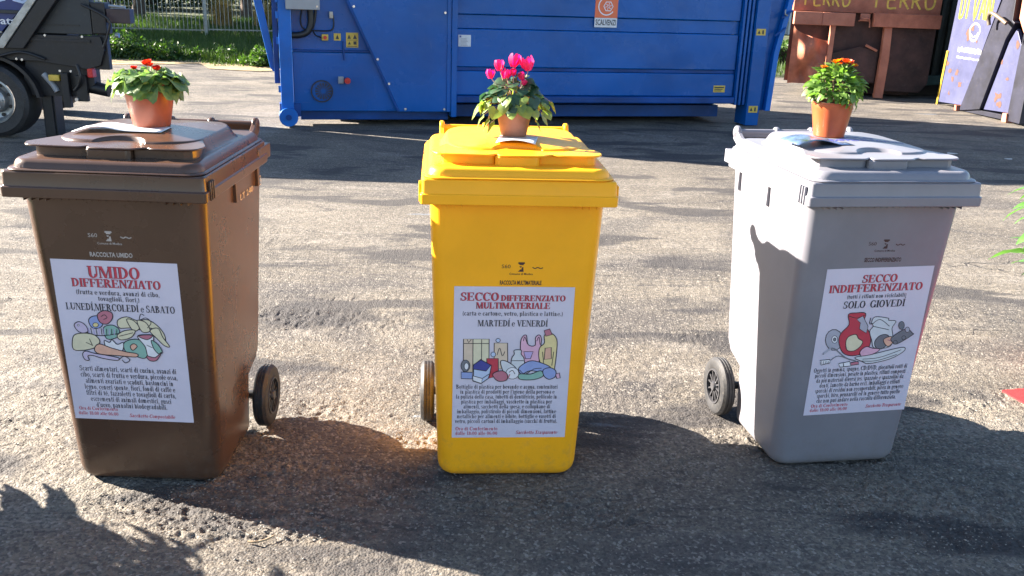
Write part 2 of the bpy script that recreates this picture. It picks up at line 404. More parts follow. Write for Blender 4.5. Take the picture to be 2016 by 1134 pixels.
# ---------------------------------------------------------------- ground
def vnoise(X, Y, seed):
    "value noise on arrays"
    r = np.random.default_rng(seed); T = r.random((256, 256)).astype(np.float32)
    xi = np.floor(X).astype(int); yi = np.floor(Y).astype(int); fx = X-xi; fy = Y-yi
    fx = fx*fx*(3-2*fx); fy = fy*fy*(3-2*fy)
    a = T[xi & 255, yi & 255]; b = T[(xi+1) & 255, yi & 255]; c = T[xi & 255, (yi+1) & 255]; d = T[(xi+1) & 255, (yi+1) & 255]
    return (a*(1-fx)+b*fx)*(1-fy)+(c*(1-fx)+d*fx)*fy

def axis(core0, core1, step, far0, far1, g=1.10):
    c = list(np.arange(core0, core1, step)); s = step; x = c[-1]
    while x < far1: s = min(s*g, 25); x += s; c.append(x)
    s = step; x = core0; pre = []
    while x > far0: s = min(s*g, 25); x -= s; pre.append(x)
    return np.array(pre[::-1]+c)
xs = axis(-1.9, 2.4, .0062, -200, 200, 1.05)
ys = []
y = 1.75; st = .0062
while y < 300:
    ys.append(y)
    if y > 3.2: st *= 1.016
    y += st
ys = np.array(list(axis(0,0.01,.3,-120,.02,1.3)[:-1])+list(np.arange(.2,1.75,.15))+ys)
GX, GY = np.meshgrid(xs, ys, indexing='xy')
fade = np.clip((7-GY)/4, 0, 1)*np.clip((GY-1.5)/.2, 0, 1)
H = (vnoise(GX*90, GY*90, 1)-.5)*.0042 + (vnoise(GX*45+7, GY*45, 2)-.5)*.0034 + (vnoise(GX*17, GY*17, 3)-.5)*.003
rockm = np.clip((vnoise(GX*1.3, GY*3.1, 21)*.6+vnoise(GX*3.3, GY*8, 22)*.4-.60)*8, 0, 1)
H = H*(1+1.6*rockm)-.006*rockm
H *= fade
H += (vnoise(GX*.22+5, GY*.22, 4)-.5)*.03*np.clip((GY-4.5)/3, 0, 1)
def gz(x, y): return 0.0
nx, ny = len(xs), len(ys)
co = np.stack([GX, GY, H-.0015], -1).reshape(-1, 3).astype(np.float32)
i = np.arange((nx-1)*(ny-1)); r_, c_ = i//(nx-1), i % (nx-1)
q = np.stack([r_*nx+c_, r_*nx+c_+1, (r_+1)*nx+c_+1, (r_+1)*nx+c_], -1).astype(np.int32)
gm = bpy.data.meshes.new('ground')
gm.vertices.add(len(co)); gm.vertices.foreach_set('co', co.ravel())
gm.loops.add(q.size); gm.loops.foreach_set('vertex_index', q.ravel())
gm.polygons.add(len(q)); gm.polygons.foreach_set('loop_start', np.arange(0, q.size, 4, dtype=np.int32))
gm.polygons.foreach_set('use_smooth', np.ones(len(q), bool))
gm.update(calc_edges=True)

def ground_material():
    m = bpy.data.materials.new('worn_dusty_asphalt'); m.use_nodes = True
    nt = m.node_tree; b = nt.nodes['Principled BSDF']; L = nt.links.new
    tc = N(nt, 'ShaderNodeTexCoord'); O = tc.outputs['Object']
    def mp(sx, sy, rz=0):
        q = N(nt, 'ShaderNodeMapping'); q.inputs['Scale'].default_value = (sx, sy, 1); q.inputs['Rotation'].default_value = (0,0,rz); L(O, q.inputs[0]); return q.outputs[0]
    def noise(vec, sc, det=5, ro=.55, dist=0):
        n = N(nt, 'ShaderNodeTexNoise'); n.inputs['Scale'].default_value = sc; n.inputs['Detail'].default_value = det; n.inputs['Roughness'].default_value = ro; n.inputs['Distortion'].default_value = dist
        L(vec, n.inputs['Vector']); return n.outputs[0]
    def ramp(f, p0, p1, c0=0, c1=1):
        r = N(nt, 'ShaderNodeMapRange', interpolation_type='SMOOTHSTEP'); r.inputs[1].default_value = p0; r.inputs[2].default_value = p1; r.inputs[3].default_value = c0; r.inputs[4].default_value = c1
        L(f, r.inputs[0]); return r.outputs[0]
    def mix(f, a, bb, blend='MIX'):
        x = N(nt, 'ShaderNodeMix', data_type='RGBA', blend_type=blend)
        if isinstance(f, float): x.inputs[0].default_value = f
        else: L(f, x.inputs[0])
        for v, k in ((a, 6), (bb, 7)):
            if isinstance(v, tuple): x.inputs[k].default_value = (*v, 1)
            else: L(v, x.inputs[k])
        return x.outputs[2]
    big = noise(mp(1, 1), .9, 6, .6)
    str_ = noise(mp(.8, 1.3, .4), 1.3, 8, .66, 1.0)
    fine = noise(mp(1, 1), 140, 4, .7)
    mid = noise(mp(1, 1), 34, 5, .7)
    c = mix(ramp(big, .38, .64), GC['a'], GC['b'])
    c = mix(ramp(str_, .5, .72, 0, .42), c, GC['c'])
    vo = N(nt, 'ShaderNodeTexVoronoi'); vo.inputs['Scale'].default_value = 120; L(O, vo.inputs['Vector'])
    sp = N(nt, 'ShaderNodeSeparateColor'); L(vo.outputs['Color'], sp.inputs[0])
    # dusty pale drifts, dark oily stains and faint wheel tracks
    du = noise(mp(.5, 1.5, -.1), 2.6, 8, .65, .8)
    c = mix(ramp(du, .52, .66, 0, .75), c, (.275,.245,.205))
    st = noise(mp(.8, 1.2, .3), .8, 6, .6, 1.2)
    c = mix(ramp(st, .49, .62, 0, .6), c, (.070,.064,.062))
    for (rz_, sc_, th_, k_) in ((.22, .55, .006, .75), (-.12, .8, .005, .6), (.5, .35, .004, .6)):
        q = noise(mp(.35, 2.6, rz_), sc_, 3, .45, .3)
        ab = N(nt, 'ShaderNodeMath', op='SUBTRACT'); L(q, ab.inputs[0]); ab.inputs[1].default_value = .5
        a3 = N(nt, 'ShaderNodeMath', op='ABSOLUTE'); L(ab.outputs[0], a3.inputs[0])
        g3 = N(nt, 'ShaderNodeMath', op='MULTIPLY'); L(ramp(a3.outputs[0], th_*.3, th_, k_, 0), g3.inputs[0]); L(ramp(noise(mp(1, 1, rz_), 1.3, 5, .7), .42, .60), g3.inputs[1])
        c = mix(g3.outputs[0], c, (.045,.042,.042))
    # aggregate grains: each grain its own tone
    c = mix(ramp(sp.outputs[0], .15, 1, .0, .60), c, GC['grain_dark'])
    c = mix(ramp(sp.outputs[1], .80, .97, 0, .60), c, GC['grain_pale'])
    c = mix(ramp(mid, .35, .62, .38, 0), c, GC['grain_dark'])
    # open rough patches of loose dark chippings
    pat = noise(mp(.7, 2.0, .08), 1.15, 4, .55, .4)
    pm = ramp(pat, .535, .61)
    c = mix(mixf(nt, pm, .78), c, GC['grain_dark'])
    # hairline cracks
    dv = N(nt, 'ShaderNodeTexVoronoi', feature='DISTANCE_TO_EDGE'); dv.inputs['Scale'].default_value = .75
    wob = N(nt, 'ShaderNodeVectorMath', op='ADD'); nn = N(nt, 'ShaderNodeTexNoise'); nn.inputs['Scale'].default_value = 2.2; nn.inputs['Detail'].default_value = 5; L(O, nn.inputs['Vector'])
    L(mp(.75, 1.5, .2), wob.inputs[0]); L(nn.outputs['Color'], wob.inputs[1]); L(wob.outputs[0], dv.inputs['Vector'])
    crk = ramp(dv.outputs['Distance'], .003, .011, .8, 0)
    gate = ramp(noise(mp(1,1), .55, 2), .56, .66)
    mm = N(nt, 'ShaderNodeMath', op='MULTIPLY'); L(crk, mm.inputs[0]); L(gate, mm.inputs[1])
    c = mix(mm.outputs[0], c, (.035,.033,.034))
    # damp bluish film patches
    wet = ramp(noise(mp(.6, 2.6), 1.9, 3, .5), .70, .74, 0, .5)
    c = mix(wet, c, (.16,.19,.23))
    L(c, b.inputs['Base Color'])
    b.inputs['Roughness'].default_value = .82; b.inputs['Specular IOR Level'].default_value = .35
    # relief
    ad = N(nt, 'ShaderNodeMath', op='MULTIPLY_ADD'); L(vo.outputs['Distance'], ad.inputs[0]); ad.inputs[1].default_value = -.9; L(fine, ad.inputs[2])
    a2 = N(nt, 'ShaderNodeMath', op='MULTIPLY_ADD'); L(mm.outputs[0], a2.inputs[0]); a2.inputs[1].default_value = -2.0; L(ad.outputs[0], a2.inputs[2])
    bp = N(nt, 'ShaderNodeBump'); bp.inputs['Strength'].default_value = .9; bp.inputs['Distance'].default_value = .0055
    L(a2.outputs[0], bp.inputs['Height'])
    bp2 = N(nt, 'ShaderNodeBump'); bp2.inputs['Strength'].default_value = .8; bp2.inputs['Distance'].default_value = .012
    L(noise(mp(1, 1.4), 14, 8, .7), bp2.inputs['Height']); L(bp.outputs[0], bp2.inputs['Normal'])
    L(bp2.outputs[0], b.inputs['Normal'])
    return m
def mixf(nt, s, k):
    q = N(nt, 'ShaderNodeMath', op='MULTIPLY'); nt.links.new(s, q.inputs[0]); q.inputs[1].default_value = k; return q.outputs[0]
GC = dict(a=(.140,.121,.096), b=(.225,.195,.152), c=(.115,.103,.090), grain_dark=(.034,.032,.034), grain_pale=(.34,.31,.265))
M['ground'] = ground_material()
gm.materials.append(M['ground'])
go = bpy.data.objects.new('ground', gm); COL.objects.link(go); go['kind'] = 'structure'

# loose chippings on the asphalt (nobody could count them)
def stones(n):
    base = np.array([(1,0,0),(-1,0,0),(0,1,0),(0,-1,0),(0,0,1),(0,0,-1)], float)
    fc = np.array([(0,2,4),(2,1,4),(1,3,4),(3,0,4),(2,0,5),(1,2,5),(3,1,5),(0,3,5)])
    u = rng.random(n)
    y = 1.8+4.6*rng.random(n)**1.5
    x = (rng.random(n)-.5)*(1.32*y+.5)
    w = vnoise(x*1.3, y*3.1, 21)*.6+vnoise(x*3.3, y*8, 22)*.4
    keep = rng.random(n) < np.clip((w-.52)*7, .10, 1)
    x, y = x[keep], y[keep]; n = len(x)
    sz = .0012+.0034*rng.random(n)**2.6
    ang = rng.random(n)*6.28
    sc = sz[:, None]*(.7+.6*rng.random((n, 3)))*np.array([1,1,.65])
    v = base[None]*sc[:, None]*(.8+.4*rng.random((n,6,1)))
    c, s = np.cos(ang)[:, None], np.sin(ang)[:, None]
    vx = v[..., 0]*c-v[..., 1]*s+x[:, None]; vy = v[..., 0]*s+v[..., 1]*c+y[:, None]; vz = v[..., 2]+sz[:, None]*.3+.0005
    V = np.stack([vx, vy, vz], -1).reshape(-1, 3)
    F = (fc[None]+6*np.arange(n)[:, None, None]).reshape(-1, 3)
    return V, F
def fast_mesh(name, V, F, k):
    me = bpy.data.meshes.new(name)
    me.vertices.add(len(V)); me.vertices.foreach_set('co', np.asarray(V, np.float32).ravel())
    F = np.asarray(F, np.int32)
    me.loops.add(F.size); me.loops.foreach_set('vertex_index', F.ravel())
    me.polygons.add(len(F)); me.polygons.foreach_set('loop_start', np.arange(0, F.size, k, dtype=np.int32))
    me.update(calc_edges=True); return me
V, F = stones(42000)
M['chip'] = mat('stone_chippings', (.28,.255,.22), .8, .3, 35, col2=(.10,.095,.09))
link_mesh('gravel', fast_mesh('gravel', V, F, 3), M['chip'], kind='stuff')

# ---------------------------------------------------------------- far ground: grass bank, hedges, trees, fence
M['grass'] = mat('grass_blades', (.060,.105,.016), .6, .2, 3, col2=(.032,.066,.013), trans=.3)
M['dry'] = mat('dry_grass_blades', (.36,.27,.10), .7, .2, 8, trans=.3)
M['earth'] = mat('mossy_soil', (.06,.075,.03), .9, .3, 4, bump=.02, bscale=20)
M['sand'] = mat('yellowish_sandy_verge', (.33,.24,.12), .9, .3, 3, bump=.01, bscale=20)
M['weed'] = mat('weed_leaves', (.072,.135,.025), .5, .2, 20, col2=(.042,.09,.018), trans=.3)
M['hedge'] = mat('hedge_leaves', (.045,.075,.022), .55, .3, 5, col2=(.022,.042,.016), trans=.25)
M['crown'] = mat('tree_leaves', (.05,.075,.028), .55, .3, 5, col2=(.03,.05,.02), trans=.25)
M['bark'] = mat('tree_bark', (.085,.06,.042), .9, .3, 8, bump=.02, bscale=18)
M['wire'] = mat('fence_galvanised_steel', (.42,.40,.33), .5, .2, 6)

# grass bank rises gently behind the yard (front edge uneven)
mb = MB(); XX = np.linspace(-26, 30, 90); YY = np.concatenate([[0,.15,.4,.8], np.linspace(1.3, 60, 40)])
def bank_y0(x): return 17.15+.10*x*.35+.25*math.sin(x*1.7)+.12*math.sin(x*5.1) if x < 3 else 18.0+.2*math.sin(x*1.3)
def bank_z(dy): return .02+.055*min(dy, 1)+.055*max(0, dy-2.2) if dy < 9 else .45+.012*(dy-9)
v = [(x, bank_y0(x)+dy, bank_z(dy) if dy > 0 else -.03) for dy in YY for x in XX]; nX = len(XX)
f = [(j*nX+i, j*nX+i+1, (j+1)*nX+i+1, (j+1)*nX+i) for j in range(len(YY)-1) for i in range(nX-1)]
mb.add(v, f).build('grass_bank', M['earth'], smooth=180, kind='structure')
mb = MB(); v = []; f = []
for k in range(41):
    x = -16+k*.45; yb = bank_y0(x)+.15; v += [(x, yb, .008), (x, yb-1.0-.35*math.sin(k*1.3)-.2*math.sin(k*2.9), .006)]
for k in range(40): f.append((2*k, 2*k+1, 2*k+3, 2*k+2))
mb.add(v, f).build('sandy_verge', M['sand'], kind='structure')

def blades(n, xr, dyr, h, w, seed, dens=None, lean=.4):
    r = np.random.default_rng(seed)
    x = xr[0]+(xr[1]-xr[0])*r.random(n); dy = dyr[0]+(dyr[1]-dyr[0])*r.random(n)
    if dens: k = r.random(n) < dens(x, dy); x, dy = x[k], dy[k]; n = len(x)
    y = np.array([bank_y0(a) for a in x])+dy; z = np.array([bank_z(a) for a in dy])
    hh = h*(.5+r.random(n)); a = r.random(n)*6.28; lx = (r.random(n)-.5)*2*lean*hh; ly = (r.random(n)-.5)*2*lean*hh
    ww = w*(.6+.8*r.random(n)); cx, cy = np.cos(a)*ww, np.sin(a)*ww
    V = np.stack([np.stack([x-cx, y-cy, z], -1), np.stack([x+cx, y+cy, z], -1), np.stack([x+lx, y+ly, z+hh], -1)], 1).reshape(-1, 3)
    return V, np.arange(len(V)).reshape(-1, 3)
V, F = blades(52000, (-11.5, -1.5), (.0, 7.5), .13, .009, 3)
V2, F2 = blades(9000, (-11.5, -1.5), (-.45, .25), .05, .010, 5, dens=lambda x, dy: np.clip(.6+dy*1.3, .02, 1))
V3, F3 = blades(9000, (3, 12), (0, 5), .13, .010, 6)
Va = np.concatenate([V, V2, V3]); Fa = np.concatenate([F, F2+len(V), F3+len(V)+len(V2)])
link_mesh('grass', fast_mesh('grass', Va, Fa, 3), M['grass'], kind='stuff', label='green grass growing on the bank behind the yard')

def leafcloud(n, ell, leaf, seed, shell=.35, flat=0, gaps=0):
    "n small leaf quads through an uneven ellipsoid volume"
    r = np.random.default_rng(seed)
    d = r.normal(size=(n, 3)); d /= np.linalg.norm(d, axis=1)[:, None]
    rad = (1-shell*r.random(n)**1.3)
    lump = 1+.22*np.sin(d[:, 0]*5+seed)+.18*np.sin(d[:, 1]*7+seed*2)+.15*np.sin(d[:, 2]*8+seed*3)
    c = d*(rad*lump)[:, None]*np.array(ell)
    if gaps:
        g = np.sin(c[:, 0]*gaps+seed)+np.sin(c[:, 1]*gaps*1.2)+np.sin(c[:, 2]*gaps*.9+1)
        c = c[g > -.9]; n = len(c)
    a = r.normal(size=(n, 3)); a /= np.linalg.norm(a, axis=1)[:, None]
    b = np.cross(a, r.normal(size=(n, 3))); b /= np.linalg.norm(b, axis=1)[:, None]
    s = (leaf*(.6+.8*r.random(n)))[:, None]
    V = np.stack([c-a*s, c+b*s*.5, c+a*s, c-b*s*.5], 1).reshape(-1, 3)
    return V, np.arange(len(V)).reshape(-1, 4)

# leafy weed clumps along the grass edge
weed_src = None
def weed(x, dy, ell, n, leaf, seed, label):
    V, F = leafcloud(n, ell, leaf, seed, .7)
    V = V[:]; V[:, 2] = np.abs(V[:, 2])
    t = thing('weed_clump', label, 'weed', (x, bank_y0(x)+dy, bank_z(max(dy,0))), group='leafy weed clumps along the grass edge')
    link_mesh('foliage', fast_mesh('foliage', V, F, 4), M['weed'], t)
    m2 = MB()
    for k in range(7):
        a = k*.9; m2.tube([(0,0,-.03), (ell[0]*.4*math.cos(a), ell[1]*.4*math.sin(a), ell[2]*.6)], [.006,.003], 4)
    m2.build('stem', M['stem'], t)
weed(-7.35, .35, (.55,.4,.42), 2600, .035, 31, 'tall bright green weed clump right behind the back of the dark truck')
weed(-6.55, .15, (.62,.3,.26), 2200, .035, 32, 'low weed mound behind the leafy pot on the brown bin')
weed(-4.55, -.25, (.34,.3,.27), 1500, .035, 33, 'round bright weed clump beside the left post of the blue compactor')
weed(-5.95, .25, (.2,.15,.16), 500, .03, 34, 'small weed tuft at the grass edge right of the potted primrose')
weed(-5.35, .45, (.22,.18,.22), 500, .03, 36, 'greyish weed tuft midway along the grass edge')

# dry pampas-like tufts behind the fence
def tuft(x, y, h, n, seed, label):
    r = np.random.default_rng(seed); V = []
    for k in range(n):
        a = r.random()*6.28; l = h*(.5+.6*r.random()); s = .15+.55*r.random(); bx, by = r.normal()*.10, r.normal()*.08
        p0 = np.array([bx, by, 0]); p1 = p0+np.array([math.cos(a)*s*l*.3, math.sin(a)*s*l*.3, l*.7]); p2 = p0+np.array([math.cos(a)*s*l*.8, math.sin(a)*s*l*.8, l*(1-.25*s)])
        w = np.array([-math.sin(a), math.cos(a), 0])*.008
        V += [p0-w, p0+w, p1+w, p1-w, p1-w, p1+w, p2+w*.3, p2-w*.3]
    V = np.array(V); F = np.arange(len(V)).reshape(-1, 4)
    o = link_mesh('dry_grass_tuft', fast_mesh('dry_grass_tuft', V, F, 4), M['dry'], loc=(x, y, bank_z(y-bank_y0(x))))
    o['label'] = label; o['category'] = 'grass tuft'; o['group'] = 'dry grass tufts behind the fence'
tuft(-7.0, 22.6, .75, 420, 41, 'tall straw coloured grass tuft left of the two behind the wire fence')
tuft(-6.1, 22.9, .65, 420, 42, 'wider straw coloured grass tuft nearer the blue compactor behind the fence')

# steel fence: two panels of upright bars, rails and posts
def fence_panel(x0, y0, x1, y1, z0, h, label, side='b'):
    L_ = math.hypot(x1-x0, y1-y0); rz = math.atan2(y1-y0, x1-x0)
    t = thing('fence_panel', label, 'fence', (x0, y0, z0), rz, group='panels of the wire fence')
    MB().box(-.03, .03, -.03, .03, -.35, h+.1).build('post', M['wire'], t)
    MB().box(.0315, L_, -.006, .006, .02, .045).build('rail', M['wire'], t)
    MB().box(.0315, L_, -.006, .006, h-.1, h-.075).build('rail', M['wire'], t)
    n = int(L_/.085); src = None
    for k in range(n):
        x = .085*(k+.7)
        if src is None: src = MB().box(-.005, .005, -.016, .004, .0, h).build('bar', M['wire'], t); src.location = (x, -.008, 0)
        else: b_ = inst(src, t); b_.location = (x, -.008, 0)
fy = 21.0
fence_panel(-9.1, fy-.35, -6.9, fy, .28, 1.75, 'left panel of the steel bar fence standing on the grass bank')
fence_panel(-6.9, fy, -4.3, fy+.5, .30, 1.75, 'right panel of the steel bar fence, ending behind the blue compactor')
fence_panel(-11.6, fy-.7, -9.1, fy-.35, .26, 1.75, 'steel bar fence panel seen above the back of the dark truck')

# trees and hedge behind the fence: crowns rise above the frame and shade the bank
def tree(x, y, h, cr, seed, label, lean=0):
    z = bank_z(y-bank_y0(x)); t = thing('tree', label, 'tree', (x, y, z), group='trees behind the fence')
    r = random.Random(seed); m2 = MB()
    pts = [(0,0,-.2), (.03+lean*.2, 0, .5), (.05+lean*.5, .02, 1.3), (.0+lean, .05, h*.55)]
    m2.tube(pts, [.19,.14,.115,.06], 9)
    for k in range(6):
        a = r.random()*6.28; z0 = h*(.3+.1*k*.5); m2.tube([(lean*.6, 0, z0), (lean*.6+math.cos(a)*cr*.4, math.sin(a)*cr*.4, z0+cr*.35), (lean*.6+math.cos(a)*cr*.75, math.sin(a)*cr*.75, z0+cr*.5)], [.05,.035,.015], 6)
    m2.build('trunk', M['bark'], t, smooth=60)
    V, F = leafcloud(5200, (cr, cr, cr*.75), .10, seed, .75, gaps=3.0)
    link_mesh('crown', fast_mesh('crown', V, F, 4), M['crown'], t, loc=(lean, 0, h-cr*.45))
tree(-9.6, 24.0, 4.6, 1.7, 51, 'dark leaning tree behind the fence above the back of the truck', .3)
tree(-7.15, 25.0, 4.8, 1.8, 52, 'dark slender tree behind the fence beside the dry grass')
tree(-6.15, 25.6, 5.0, 1.7, 53, 'second dark tree trunk behind the dry grass tufts', -.2)
tree(-11.8, 26.0, 5.2, 1.9, 54, 'tree farthest left beyond the fence, half hidden by the truck', .1)
tree(-13.5, 21.5, 4.6, 1.7, 55, 'tree on the grass bank beyond the truck, nearest the yard')
tree(-16.3, 22.6, 4.9, 1.9, 56, 'added tree shading the bank from well left of the truck tail')  # this tree and the next two are mostly unseen, added to darken the bank
tree(-18.8, 21.8, 5.0, 2.0, 57, 'added tree shading the bank, hidden behind the dark truck body')
tree(-15.6, 25.4, 5.2, 2.0, 58, 'added shade tree beyond the fence line, behind the truck cab')
def hedge(x, y, ell, n, seed, label, m='hedge', leaf=.05, grp='shrubs behind the fence'):
    V, F = leafcloud(n, ell, leaf, seed, .6)
    t = thing('shrub', label, 'shrub', (x, y, bank_z(y-bank_y0(x))), group=grp)
    link_mesh('foliage', fast_mesh('foliage', V, F, 4), M[m], t, loc=(0, 0, ell[2]*.85))
    m2 = MB()
    for k in range(5): m2.tube([(0,0,-.1), (ell[0]*.5*math.cos(k*1.3), ell[1]*.5*math.sin(k*1.3), ell[2]*1.2)], [.03,.012], 5)
    m2.build('stem', M['bark'], t)
names = ['shrub farthest left behind the wire fence', 'dark shrub behind the fence over the truck tail', 'olive shrub behind the fence above the red primrose flower',
         'shrub behind the fence left of the dry grass', 'shrub directly behind the dry grass tufts', 'shrub behind the fence beside the compactor post',
         'shrub peeking out just left of the tall compactor post', 'dark shrub hidden mostly behind the compactor']
for k, x in enumerate([-13.6, -11.9, -10.3, -8.8, -7.3, -5.8, -4.3, -2.6]):
    hedge(x, 27.5+.5*math.sin(k*2.1), (1.05, .8, 1.15), 3200, 60+k, names[k], leaf=.06)

# right background: white ribbed wall and clipped hedge
M['white_wall'] = mat('white_ribbed_cladding', (.5,.5,.485), .5, .08, 2, dirt=.1)
t = thing('ribbed_wall', 'white ribbed metal wall seen between the blue compactor and the rusty container', 'wall', (6.2, 26.5, 0), 0)
MB().box(0, 7, 0, .15, .0, 3.2).build('backing', M['white_wall'], t)
src = None
for k in range(45):
    if src is None: src = bevel(MB().box(-.035, .035, -.05, -.002, .0, 3.2).build('rib', M['white_wall'], t), .01, 1); src.location = (.1, 0, 0)
    else: o = inst(src, t); o.location = (.1+.15*k, 0, 0)
t = thing('clipped_hedge', 'dense green clipped hedge below the white ribbed wall', 'hedge', (6.9, 20.4, .05))
r = np.random.default_rng(77); n = 9000
c = np.stack([(r.random(n)-.5)*5.0, (r.random(n)-.5)*1.0, r.random(n)**.6*.48], -1); c[:, 2] += .05*np.sin(c[:, 0]*9)
a = r.normal(size=(n, 3)); a /= np.linalg.norm(a, axis=1)[:, None]; b2 = np.cross(a, r.normal(size=(n, 3))); b2 /= np.linalg.norm(b2, axis=1)[:, None]
V = np.stack([c-a*.035, c+b2*.02, c+a*.035, c-b2*.02], 1).reshape(-1, 3)
link_mesh('foliage', fast_mesh('foliage', V, np.arange(len(V)).reshape(-1, 4), 4), M['weed'], t)
MB().box(-2.4, 2.4, -.35, .35, 0, .36).build('branches', M['bark'], t)

mb = MB(); XX = np.linspace(-90, 90, 50); YY = np.linspace(34, 140, 24)
v = [(x, y, .2+6.5*(1-math.exp(-max(0, y-34)/30))+.5*math.sin(x*.35+y*.2)*min(1, (y-34)/8)) for y in YY for x in XX]
f = [(j*50+i, j*50+i+1, (j+1)*50+i+1, (j+1)*50+i) for j in range(23) for i in range(49)]
mb.add(v, f).build('wooded_hill', mat('wooded_hill_scrub', (.045,.055,.022), .9, .4, .8, bump=.3, bscale=1.6), smooth=180, kind='structure')
for k, x in enumerate([-14.6, -12.3, -10.1, -7.9, -5.7, -3.4]):
    hedge(x, 30.5+.4*math.sin(k*3), (1.35, .9, 1.25), 3000, 90+k, ['back row shrub farthest left beyond the fence', 'back row shrub over the truck tail', 'back row shrub above the primrose', 'back row shrub behind the tall dry grass tuft', 'back row shrub behind the wider dry grass tuft', 'back row shrub beside the compactor post'][k], leaf=.07, grp='back row of shrubs')
# ---------------------------------------------------------------- blue waste compactor
CA = R(14.37)
comp = thing('waste_compactor', 'long blue waste compactor container with stickers, standing behind the yellow bin', 'compactor', (-2.445, 10.061, 0), CA)
BL, BD, BB = M['blue'], M['blue_dark'], M['blue_bright']
bevel(MB().box(-.10, .03, -.02, .12, .13, 2.85).build('corner_post', BB, comp), .006)
bevel(MB().box(-.16, -.103, .03, .16, .45, 2.8).build('post_flange', BD, comp), .004)
bevel(MB().prism_y([(-.34,1.9),(-.26,1.30),(-.135,.60),(-.165,.56),(-.20,.60),(-.46,1.9)], .10, .22).build('hook_arm', BB, comp), .006)
t_ = MB().cyl((-.03, -.06, .10), (-.03, .16, .10), .10, 28).build('roller', BB, comp, smooth=40); bevel(t_, .006)
MB().cyl((-.03, -.075, .10), (-.03, -.061, .10), .03, 14).build('roller_axle', BD, comp, smooth=40)
bevel(MB().box(-.12, .10, .0, .13, .10, .24).build('roller_bracket', BD, comp), .006)
# hinges and latches on the post
for z in (.36, .86, 1.12, 1.28):
    MB().box(-.125, -.1, -.035, -.0225, z, z+.07).build('latch', M['blue_bright'], comp)
bevel(MB().prism_y([(.033,.155),(1.19,.155),(.90,.78),(.033,.78)], .03, .30).build('machine_cover', BL, comp), .008)
MB().prism_y([(.033,.79),(.885,.79),(.30,2.0),(.033,2.0)], .10, .4).build('recess_panel', BL, comp)
bevel(MB().box(.033, .88, .02, .099, .782, .80).build('fold_ledge', BD, comp), .003)
hop = bevel(MB().prism_y([(.62,1.33),(.30,2.03),(.30,2.92),(1.735,2.92),(1.735,.155),(1.165,.155)], -.005, .35).build('hopper_side', BL, comp), .006)
bevel(MB().prism_y([(.60,1.33),(.62,1.33),(1.165,.155),(1.145,.155)], -.012, -.0065).build('hopper_edge', BD, comp), .002)
bevel(MB().box(1.738, 1.80, -.035, .2, .10, 2.92).build('side_rib', BL, comp), .006)
bevel(MB().box(1.69, 1.736, -.02, -.0065, .155, 2.9).build('edge_strip', BL, comp), .004)
# side wall made of separate pressed panels
for (z0, z1, d) in ((1.21, 2.55, .05), (.645, 1.055, .05), (.335, .60, .05)):
    bevel(MB().box(1.803, 5.20, d, .3, z0, z1).build('side_panel', BL, comp), .01)
bevel(MB().prism_y([(1.803,1.06),(5.20,1.06),(5.20,1.205),(1.803,1.205)], .075, .3).build('recessed_band', BL, comp), .004)
bevel(MB().box(1.803, 5.20, .068, .3, .603, .642).build('groove', BD, comp), .004)
bevel(MB().box(1.803, 5.20, -.01, .3, .255, .332).build('lower_sill', BD, comp), .012)
bevel(MB().box(.10, 1.73, .12, .3, .05, .15).build('under_beam', BD, comp), .006)
MB().box(.45, 5.15, .45, 2.0, .04, .26).build('underframe', M['dark_steel'], comp)
MB().box(.2, 5.2, .35, 2.1, .262, 2.8).build('body_core', BD, comp)
bevel(MB().box(1.803, 5.15, .30, .45, .06, .20).build('skid_rail', BD, comp), .006)
for s in (5.21, 5.262, 5.315):
    bevel(MB().box(s, s+.03, .0, .2, .24, 2.85).build('edge_rib', BL, comp), .004)
bevel(MB().box(5.36, 5.53, -.04, .25, -.0, 2.85).build('corner_post', BL, comp), .006)
bevel(MB().prism_y([(5.533,.17),(5.69,.17),(5.72,.85),(5.87,1.6),(5.9,2.5),(5.533,2.5)], .06, .25).build('end_gusset', BL, comp), .006)
bevel(MB().prism_y([(5.62,.172),(5.688,.172),(5.715,.85),(5.86,1.6),(5.79,1.6),(5.65,.85)], -.02, .055).build('gusset_flange', BB, comp), .005)
for (x, z, a) in ((5.70, 1.10, .5), (5.76, 1.30, -.4)):
    MB().tube([(x-.07, -.03, z-.04), (x, -.05, z+.02), (x+.06, -.03, z+.05)], .012, 6).build('door_latch', BD, comp, smooth=60)
MB().tube([(5.72,-.04,1.36), (5.71,-.06,1.31), (5.75,-.05,1.29)], .009, 6).build('hook', M['galv'], comp, smooth=60)
MB().box(-.1, 5.8, .3, 2.3, 2.82, 2.86).build('roof_panel', BL, comp)
for s, z in ((.685, 1.26), (.93, .72), (1.23, .185), (1.665, .185), (1.05, .46), (1.665, 1.22)):
    MB().cyl((s, -.022, z), (s, -.0065, z), .013, 10).build('bolt', M['bolt'], comp, smooth=40)
